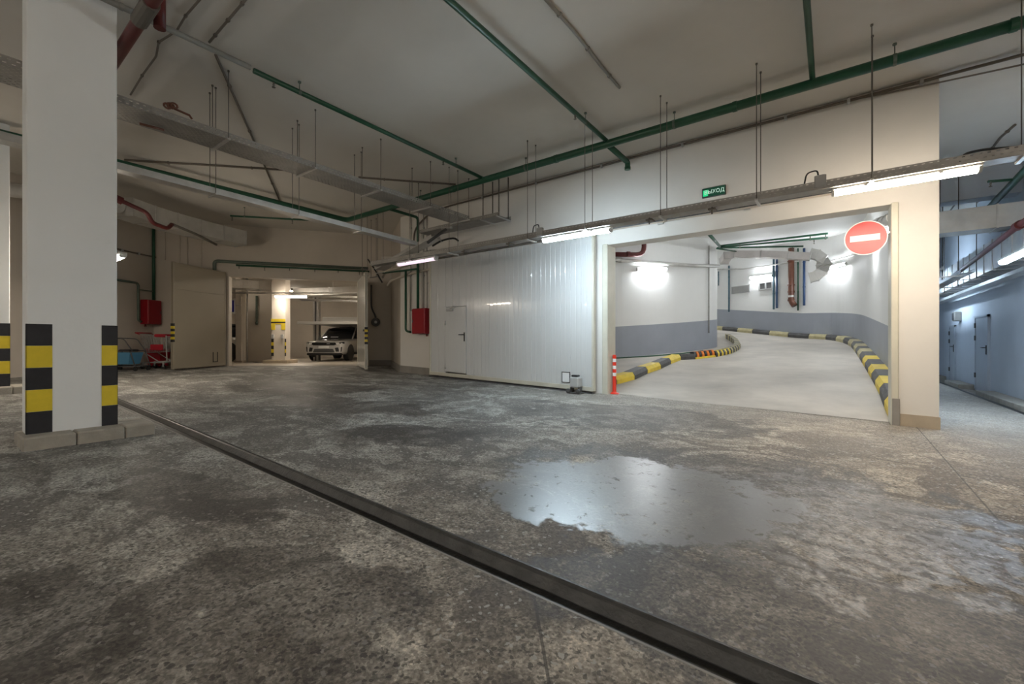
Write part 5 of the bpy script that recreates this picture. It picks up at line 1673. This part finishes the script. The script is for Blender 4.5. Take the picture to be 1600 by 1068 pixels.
# ------------------------------------------------------------------ ramp kerbs and fittings
def kerb_piece(p, q, wdir0, wdir1, h, wd_, m, parent, zf_, name='kerb_block', cham=.06):
    g = .012
    d = (q - p).normalized()
    p, q = p + d * g, q - d * g
    def prof(x, wd):
        z = zf_(x.x, x.y)
        base = V((x.x, x.y, 0))
        return [base + V((0, 0, z - .06)), base + V((0, 0, z + h * .55)), base + wd * cham + V((0, 0, z + h)), base + wd * wd_ + V((0, 0, z + h)), base + wd * wd_ + V((0, 0, z - .06))]
    a, c2 = prof(p, wdir0), prof(q, wdir1)
    b = MB()
    n = 5
    b.add(a + c2, [(i, (i + 1) % n, n + (i + 1) % n, n + i) for i in range(n)] + [(4, 3, 2, 1, 0), (5, 6, 7, 8, 9)])
    return b.build(name, m, parent)


ik = thing('ramp_kerb', 'inner yellow and black kerb curving along the foot of the ramp', 'kerb', onS(1010, 584, fr), 'ramp kerbs')
ipix = [(936, 611), (964, 600.5), (992, 593), (1012, 583.5), (1033, 576), (1048.5, 568.5), (1064, 562.3), (1087, 561.3), (1119, 557.5), (1131, 555.2), (1142, 552.5), (1150, 549.2), (1156, 545.5), (1157.5, 542), (1155, 537), (1149, 532.5), (1141, 528)]
ips = [onS(px, py, fr) for px, py in ipix]
for i in range(len(ips) - 1):
    p, q = ips[i], ips[i + 1]
    d = (V((q.x, q.y, 0)) - V((p.x, p.y, 0))).normalized()
    wv = V((-d.y, d.x, 0))
    if i <= 7:
        m = ('kerb_black', 'kerb_yellow')[i % 2]
        kerb_piece(p, q, wv, wv, .19 if i < 7 else .07, .3, m, ik, fr)
        if i == 7:
            for kx in range(8):
                a, c2 = p.lerp(q, kx / 8), p.lerp(q, (kx + 1) / 8)
                kerb_piece(a + wv * .05, c2 + wv * .05, wv, wv, .24, .2, 'orange' if kx % 2 else 'black', ik, fr, 'reflector_block', .05)
    else:
        nsub = 4
        for kx in range(nsub):
            a, c2 = p.lerp(q, kx / nsub), p.lerp(q, (kx + 1) / nsub)
            m = ('black', 'kerb_yellow' if i < 10 else 'kerb_worn')[kx % 2]
            kerb_piece(a, c2, wv, wv, .2, .22, m, ik, fr, 'reflector_block', .05)
ok = thing('ramp_kerb', 'outer yellow and black kerb along the far ramp wall', 'kerb', V((.7, 12, fr(.7, 12))), 'ramp kerbs')
line = []
dens = refine(OUT, 24)
acc = 0.0
marks = [(dens[0], 0)]
nxt = .85
for i in range(1, len(dens)):
    acc += (dens[i] - dens[i - 1]).length
    if acc >= nxt:
        marks.append((dens[i], i))
        nxt += .92
for j in range(len(marks) - 1):
    (p, i0), (q, i1) = marks[j], marks[j + 1]

    def nin(i):
        d = (dens[min(i + 1, len(dens) - 1)] - dens[max(i - 1, 0)]).normalized()
        return V((-d.y, d.x, 0))           # towards the lane
    n0, n1 = nin(i0), nin(i1)
    kw = .30
    m = 'kerb_black' if j % 2 else ('kerb_yellow' if j < 7 else 'kerb_worn')
    P, Q = p + n0 * kw, q + n1 * kw
    kerb_piece(P, Q, -n0, -n1, .22, kw + .02, m, ok, fr)

# pipes, ducts and openings on the ramp walls
def wall_pipe(line_, pix, r, m, label, name='wall_pipe', off=.1, group='pipes on the ramp wall', bend=.05):
    pts = []
    for px, py in pix:
        p, n, d = onwall(px, py, line_)
        pts.append(p + n * off)
    for k_ in range(1, len(pts)):          # keep plumb runs plumb
        if abs(pix[k_][0] - pix[0][0]) < 3:
            pts[k_].x, pts[k_].y = pts[0].x, pts[0].y
    root = thing(name, label, 'pipe', pts[-1], group)
    pipe(pts, r, m, root, 'pipe_run', 10, bend)
    for t in (.25, .7):
        p = pts[0].lerp(pts[1], t)
        ring(p, pts[1] - pts[0], r * 1.25, m, root, 'pipe_clip', .04)
    return root


wall_pipe(OUTR, [(1141, 415), (1141, 487)], .04, 'tealp', 'dark pipe down the far ramp wall left of the grey vent panel')
wall_pipe(OUTR, [(1211, 405), (1211, 482), (1213, 483)], .045, 'tealp', 'left pipe of the dark blue pair on the far ramp wall')
wall_pipe(OUTR, [(1216, 405), (1216, 480), (1218, 481)], .045, 'bluep', 'right pipe of the dark blue pair on the far ramp wall')
wall_pipe(OUTR, [(1249, 388), (1249, 485)], .03, 'green', 'thin green pipe right of the brown drainpipe')
wall_pipe(OUTR, [(1258.5, 388), (1258.5, 474), (1260, 477)], .05, 'bluep', 'blue pipe on the ramp wall beside the silver duct elbow')
bpz = wall_pipe(OUTR, [(1240.5, 388), (1240.5, 470), (1246, 477.5)], .125, 'brown', 'thick brown drainpipe with a bent foot on the ramp wall', 'drain_pipe', .2, None, .2)
for py in (456, 463, 469):
    p, n, d = onwall(1240.5, py, OUTR)
    p0, n0, _ = onwall(1240.5, 388, OUTR)
    ring(V((p0.x + n0.x * .2, p0.y + n0.y * .2, p.z)), (0, 0, 1), .145, 'brown' if py != 463 else 'steel', bpz, 'socket', .09)
wall_pipe(OUTR, [(1122, 421), (1165, 420), (1205, 415), (1250, 408)], .035, 'steel', 'thin cable rail running along the far ramp wall', 'wall_conduit', .12, None, .3)
wall_pipe(OUTR, [(1282, 412), (1310, 406), (1336, 399), (1358, 393)], .03, 'steel', 'cable rail above the tube lamp on the outer ramp wall', 'wall_conduit', .12, None, .3)
wall_pipe(INNR, [(1105.5, 384), (1105.5, 520)], .022, 'conduit', 'grey conduit down the end of the rounded ramp wall', 'wall_pipe', .06)
wall_pipe(OUTR, [(1124.5, 424), (1124.5, 446)], .03, 'tealp', 'short dark pipe stub at the edge of the rounded wall')
for i, (x0, y0, x1, y1, lab) in enumerate(((1144, 459, 1172, 439, 'flat grey vent panel on the far ramp wall'), (1186.5, 453.5, 1208, 435, 'small two-pane window on the far ramp wall'))):
    p, n, d = onwall(x0, y0, OUTR)
    q, _, _ = onwall(x1, y1, OUTR)
    e = V((q.x - p.x, q.y - p.y, 0)); W_ = e.length; e = e.normalized()
    H_ = q.z - p.z - (.18 if i == 0 else .12)
    n = V((e.y, -e.x, 0))
    if n.dot(V((p.x, p.y, 0))) > 0:
        n = -n
    f = frame(p, e, -n, (0, 0, 1))
    r_ = thing(('vent_panel', 'service_window')[i], lab, ('panel', 'window')[i], p)
    b = MB(f)
    t = .05
    for (xa, za, xb, zb) in ((0, 0, W_, t), (0, H_ - t, W_, H_), (0, 0, t, H_), (W_ - t, 0, W_, H_)):
        b.box((xa, -.06, za), (xb, .05, zb))
    if i:
        b.box((W_ / 2 - .03, -.06, 0), (W_ / 2 + .03, .05, H_))
    b.build('frame', 'greyp', r_)
    if i:
        for xa in (t, W_ / 2 + .03):
            b = MB(f); b.box((xa, -.02, t), (xa + W_ / 2 - t - .03, .0, H_ - t)); b.build('pane', 'darkgrey', r_)
    else:
        ns = 8
        for s in range(ns):
            b = MB(f); z0 = t + (H_ - 2 * t) * s / ns
            b.box((t, -.05, z0 + .01), (W_ - t, .0, z0 + (H_ - 2 * t) / ns)); b.build('slat', 'greyp', r_)
# silver duct crossing the ramp
d0 = 17.5
dpts = [at(1131, 408, 18.6), at(1137, 399, 18.2), at(1150, 397, 17.8), at(1190, 397.5, 17.2), at(1232, 399, 16.6), at(1266, 401, 16.2)]
duct_loft([dpts[0], dpts[1], dpts[2], dpts[3], dpts[4], dpts[5]], .34, .27, 'ventilation_duct', 'slim silver duct crossing under the ramp ceiling', 'duct_light')
e0 = at(1271, 399, 16.35)
ed = (dpts[5] - dpts[4]).normalized()
el = [e0 - ed * .1 + V((0, 0, .06)), e0 + ed * .12 + V((0, 0, .03)), e0 + ed * .28 + V((0, 0, -.1)), e0 + ed * .33 + V((0, 0, -.32)), e0 + ed * .26 + V((0, 0, -.58)), e0 + ed * .08 + V((0, 0, -.78)), e0 - ed * .12 + V((0, 0, -.86))]
duct_loft(el, .36, .36, 'ventilation_duct', 'silver duct elbow turning down beside the blue ramp pipe', 'duct', wv=(.8, .6, 0))
# silver channel round the rounded wall, and red pipe
wall_pipe(INNR, [(930, 404), (985, 409), (1040, 413), (1085, 416), (1117, 416)], .07, 'duct', 'silver pipe sleeve round the top of the rounded ramp wall', 'wall_conduit', .14, None, .5)
rpp = thing('fire_pipe', 'dark red pipe rising in the corner of the ramp opening', 'pipe', onwall(970, 398, INNR)[0], 'red fire pipes')
pa, pb2, pc = (onwall(900, 399, INNR), onwall(1000, 398, INNR), onwall(1000, 360, INNR))
pipe([pa[0] + pa[1] * .3, V((pb2[0].x, pb2[0].y, pa[0].z)) + pb2[1] * .3, V((pb2[0].x, pb2[0].y, fr(pb2[0].x, pb2[0].y) + RCEIL - .02)) + pb2[1] * .3], .085, 'red', rpp, 'pipe_run', 14, .3)
p = onwall(976, 398, INNR)
ring(V((p[0].x, p[0].y, pa[0].z)) + p[1] * .3, p[2], .1, 'red', rpp, 'coupling', .1)
# wall box
p, n, d = onwall(954, 426, INNR)
wb = thing('wall_box', 'small grey electrical box on the rounded wall beside the gate post', 'box', p)
f = frame(p, d, n, (0, 0, 1))
b = MB(f); b.bbox((-.1, 0, -.16), (.12, .1, .16), .012); b.build('case', 'greyp', wb)
b = MB(f); b.bbox((-.07, .1, -.12), (.09, .108, .12), .004); b.build('lid', 'housing', wb)
b = MB(f); b.tube([(0, .05, .16), (0, .05, .5)], .015, 8); b.build('cable', 'darkgrey', wb)
# green hose along the foot of the rounded wall
gh = [onS(px, py, fr) for px, py in ((942, 561.5), (975, 559.5), (1010, 557.5), (1045, 555), (1075, 552), (1098, 548.5))]
b = MB(); b.tube([V((p.x, p.y, fr(p.x, p.y) + .03)) for p in refine(gh, 4)], .022, 8)
tag(b.build('garden_hose', 'green'), 'thin green hose lying along the foot of the rounded wall', 'hose')
# barrier switch post behind the bollard
p = onS(951, 573, fr)
st = thing('key_post', 'thin black post with a crossbar behind the bollard', 'post', p)
b = MB(); b.tube([p, p + V((0, 0, .45))], .014, 8); b.build('post', 'blackp', st)
b = MB(); b.tube([p + V((-.5, 0, .3)), p + V((.1, 0, .33))], .025, 8); b.build('crossbar', 'blackp', st)
b = MB(); b.lathe([(.09, 0), (.09, .015), (.03, .02)], p, (0, 0, 1), 12); b.build('base', 'blackp', st)
# green sprinkler pipes under the ramp ceiling
rg = thing('sprinkler_pipe', 'fan of thin green sprinkler pipes under the ramp ceiling', 'pipe', at(1125, 384, 15.5))
for a, c2, r in (((1103, 360, 11.5), (1125, 385, 16.0), .05), ((1123, 384, 16.0), (1293, 364.5, 12.5), .03), ((1124, 386, 16.0), (1293, 371, 13.0), .03), ((1120, 387, 16.2), (1255, 384.5, 15.5), .03), ((1120, 388, 16.2), (1150, 392.5, 17.5), .03)):
    pipe([at(*a), at(*c2)], r, 'green', rg, 'pipe_run', 8)
for a in ((1266, 367, 13.0), (1290, 365, 12.6), (1272, 372.8, 13.5), (1238, 384.5, 15.6), (1156, 380, 15.2)):
    sprinkler(at(*a), rg, .16)
# insulated grey pipe near the pillar jamb, top right of the opening
ip = thing('ceiling_pipe', 'insulated grey pipe behind the no-entry sign at the pillar', 'pipe', (.85, 10, 3.4))
pipe([(.80, 8.7, 3.02), (.80, 10.4, 3.3), (.82, 12.5, 3.75)], .1, 'housing', ip, 'pipe_run', 14, .3)
for y, z in ((9.1, 3.09), (9.9, 3.22), (11, 3.43)):
    ring(V((.80, y, z)), (0, 1, .17), .108, 'steel', ip, 'pipe_band', .03)

# ------------------------------------------------------------------ side passage
def steel_door(n_, y0, y1, z0, h_, lab):
    b = MB(); b.bbox((RX - .03, y0, z0), (RX + .01, y1, z0 + h_), .006)
    o = struct(b.build('door_%d' % n_, 'door_grey'), lab)
    b = MB()
    t = .06
    for ya, yb, za, zb in ((y0 - t, y0, z0, z0 + h_ + t), (y1, y1 + t, z0, z0 + h_ + t), (y0 - t, y1 + t, z0 + h_, z0 + h_ + t)):
        b.box((RX - .045, ya, za), (RX + .01, yb, zb))
    b.build('door_frame', 'door_grey', o)
    b = MB(); b.bbox((RX - .05, y0 + .06, z0 + .93), (RX - .03, y0 + .11, z0 + 1.16), .005); b.tube(arc_path([(RX - .04, y0 + .085, z0 + 1.1), (RX - .1, y0 + .085, z0 + 1.1), (RX - .1, y0 + .24, z0 + 1.1)], .02), .012, 8); b.build('handle', 'blackp', o)
    for zz_ in (.3, h_ * .5 + .35, h_ - .25):
        b = MB(); b.bbox((RX - .06, y1 - .03, z0 + zz_), (RX - .03, y1 + .03, z0 + zz_ + .13), .006); b.build('hinge', 'darkgrey', o)
    return o


d2a, d2b = onX(1546, 600, RX), onX(1527, 600, RX)
zk = fz(RX) + .1
steel_door(1, d2a.y, d2b.y, zk - .05, onX(1536, 496, RX).z - zk + .05, 'grey steel door with black handle in the side passage, nearer one')
d1a, d1b = onX(1493.5, 590, RX), onX(1486, 590, RX)
steel_door(2, d1a.y, d1b.y, zk - .05, onX(1490, 511, RX).z - zk + .05, 'narrow looking steel door at the far end of the side passage')
pkb = thing('passage_kerb', 'low concrete kerb along the blue passage wall', 'kerb', (RX - .2, 15, fz(RX)))
y = 11.4
i = 0
while y < 21.0:
    if not (d2a.y - .9 < y < d2b.y - .1 or d1a.y - .9 < y < d1b.y - .1):
        b = MB(); b.bbox((RX - .32, y + .006, fz(RX) - .1), (RX - .002, y + .894, fz(RX) + .13), .012); b.build('kerb_block', 'kerb_stone', pkb)
    y += .9
b = MB(); b.bbox((RX - .4, 11.3, fz(RX) - .02), (RX - .33, 22, fz(RX) + .025), .005)
tag(b.build('floor_cable_duct', 'blackp'), 'black cable protector lying along the passage kerb', 'cable duct')
duct_loft([(1.25, 12.45, CAMZ + 2.42), (1.62, 12.45, CAMZ + 2.42), (2.55, 12.45, CAMZ + 2.42), (RX, 12.45, CAMZ + 2.42)], .5, .44, 'ventilation_duct', 'wide silver duct crossing the side passage')
duct_loft([(2.88, 11.35 + .62 * k, CAMZ + 1.82) for k in range(15)], .38, .62, 'ventilation_duct', 'seamed grey duct running away along the side passage wall')
rpa = thing('fire_pipe', 'dark red pipe slanting along the side passage ceiling', 'pipe', (2.5, 14, CAMZ + 1.9), 'red fire pipes')
pa, pb3 = onX(1600, 346, 2.35), onX(1482, 437, 2.35)
zr = (pa.z + pb3.z) / 2
pipe([V((2.35, 7.6, pa.z + .03)), pa, V((2.35, pb3.y, pb3.z))], .045, 'red', rpa, 'pipe_run', 12, .02)
ring(onX(1592, 352, 2.35), (0, 1, 0), .07, 'red', rpa, 'coupling', .16)
gpa = thing('sprinkler_pipe', 'green pipe with a short side arm in the side passage ceiling', 'pipe', (2.2, 10, CAMZ + 3.0))
zg = CAMZ + 2.95
qa, qb = onZ(1600, 268, zg), onZ(1540, 330, zg)
pipe([qa + (qa - qb) * .8, qa, qb], .06, 'green', gpa, 'pipe_run', 12)
qc = onZ(1588, 280, zg)
qd = onZ(1544, 283.5, zg)
pipe([qc, qd], .025, 'green', gpa, 'side_arm', 8)
sprinkler(qd + V((.03, 0, 0)), gpa, .1)
for i, (y0, y1, x_, h) in enumerate(((10.2, 21.0, 2.85, 1.28), (12.5, 21.0, 2.2, 1.4), (12.5, 21.0, 1.75, 1.5))):
    tray('cable_tray', ('thin steel tray fixed along the passage wall above the doors', 'grey tray under the passage ceiling, middle one', 'grey tray under the passage ceiling nearest the pillar')[i], (x_, y0, CAMZ + h), (x_, y1, CAMZ + h), .2, .07, 'steel', 'perforated cable trays')
for i in range(9):
    y = 12.9 + i * .85
    x_ = 2.42 if i % 2 else 2.0
    hanger('thin ceiling rods in the side passage, %s from the front' % ORD[i], [V((x_ - .14, y, CAMZ + 1.4)), V((x_ + .14, y, CAMZ + 1.4))], CEIL, V((x_ - .2, y, CAMZ + 1.4)), V((x_ + .2, y, CAMZ + 1.4)), 'hangers of the passage trays', .007)
p = onX(1501, 494, RX)
wbx = thing('wall_box', 'small grey box high on the passage wall between the steel doors', 'box', p)
b = MB(); b.bbox((RX - .16, p.y - .16, p.z - .14), (RX, p.y + .16, p.z + .14), .02); b.build('case', 'conduit', wbx)
b = MB(); b.bbox((RX - .17, p.y - .12, p.z - .1), (RX - .16, p.y + .12, p.z + .1), .004); b.build('lid', 'darkgrey', wbx)
ceiling_conduit([(1586, 195), (1563, 215), (1540, 245)], 'thin conduit on the blue passage ceiling above the black cable', .02, m='cable', clips=2)
ceiling_conduit([(1513, 290), (1490, 322), (1478, 338)], 'thin conduit on the passage ceiling left of the green pipe', .02, m='cable', clips=2)
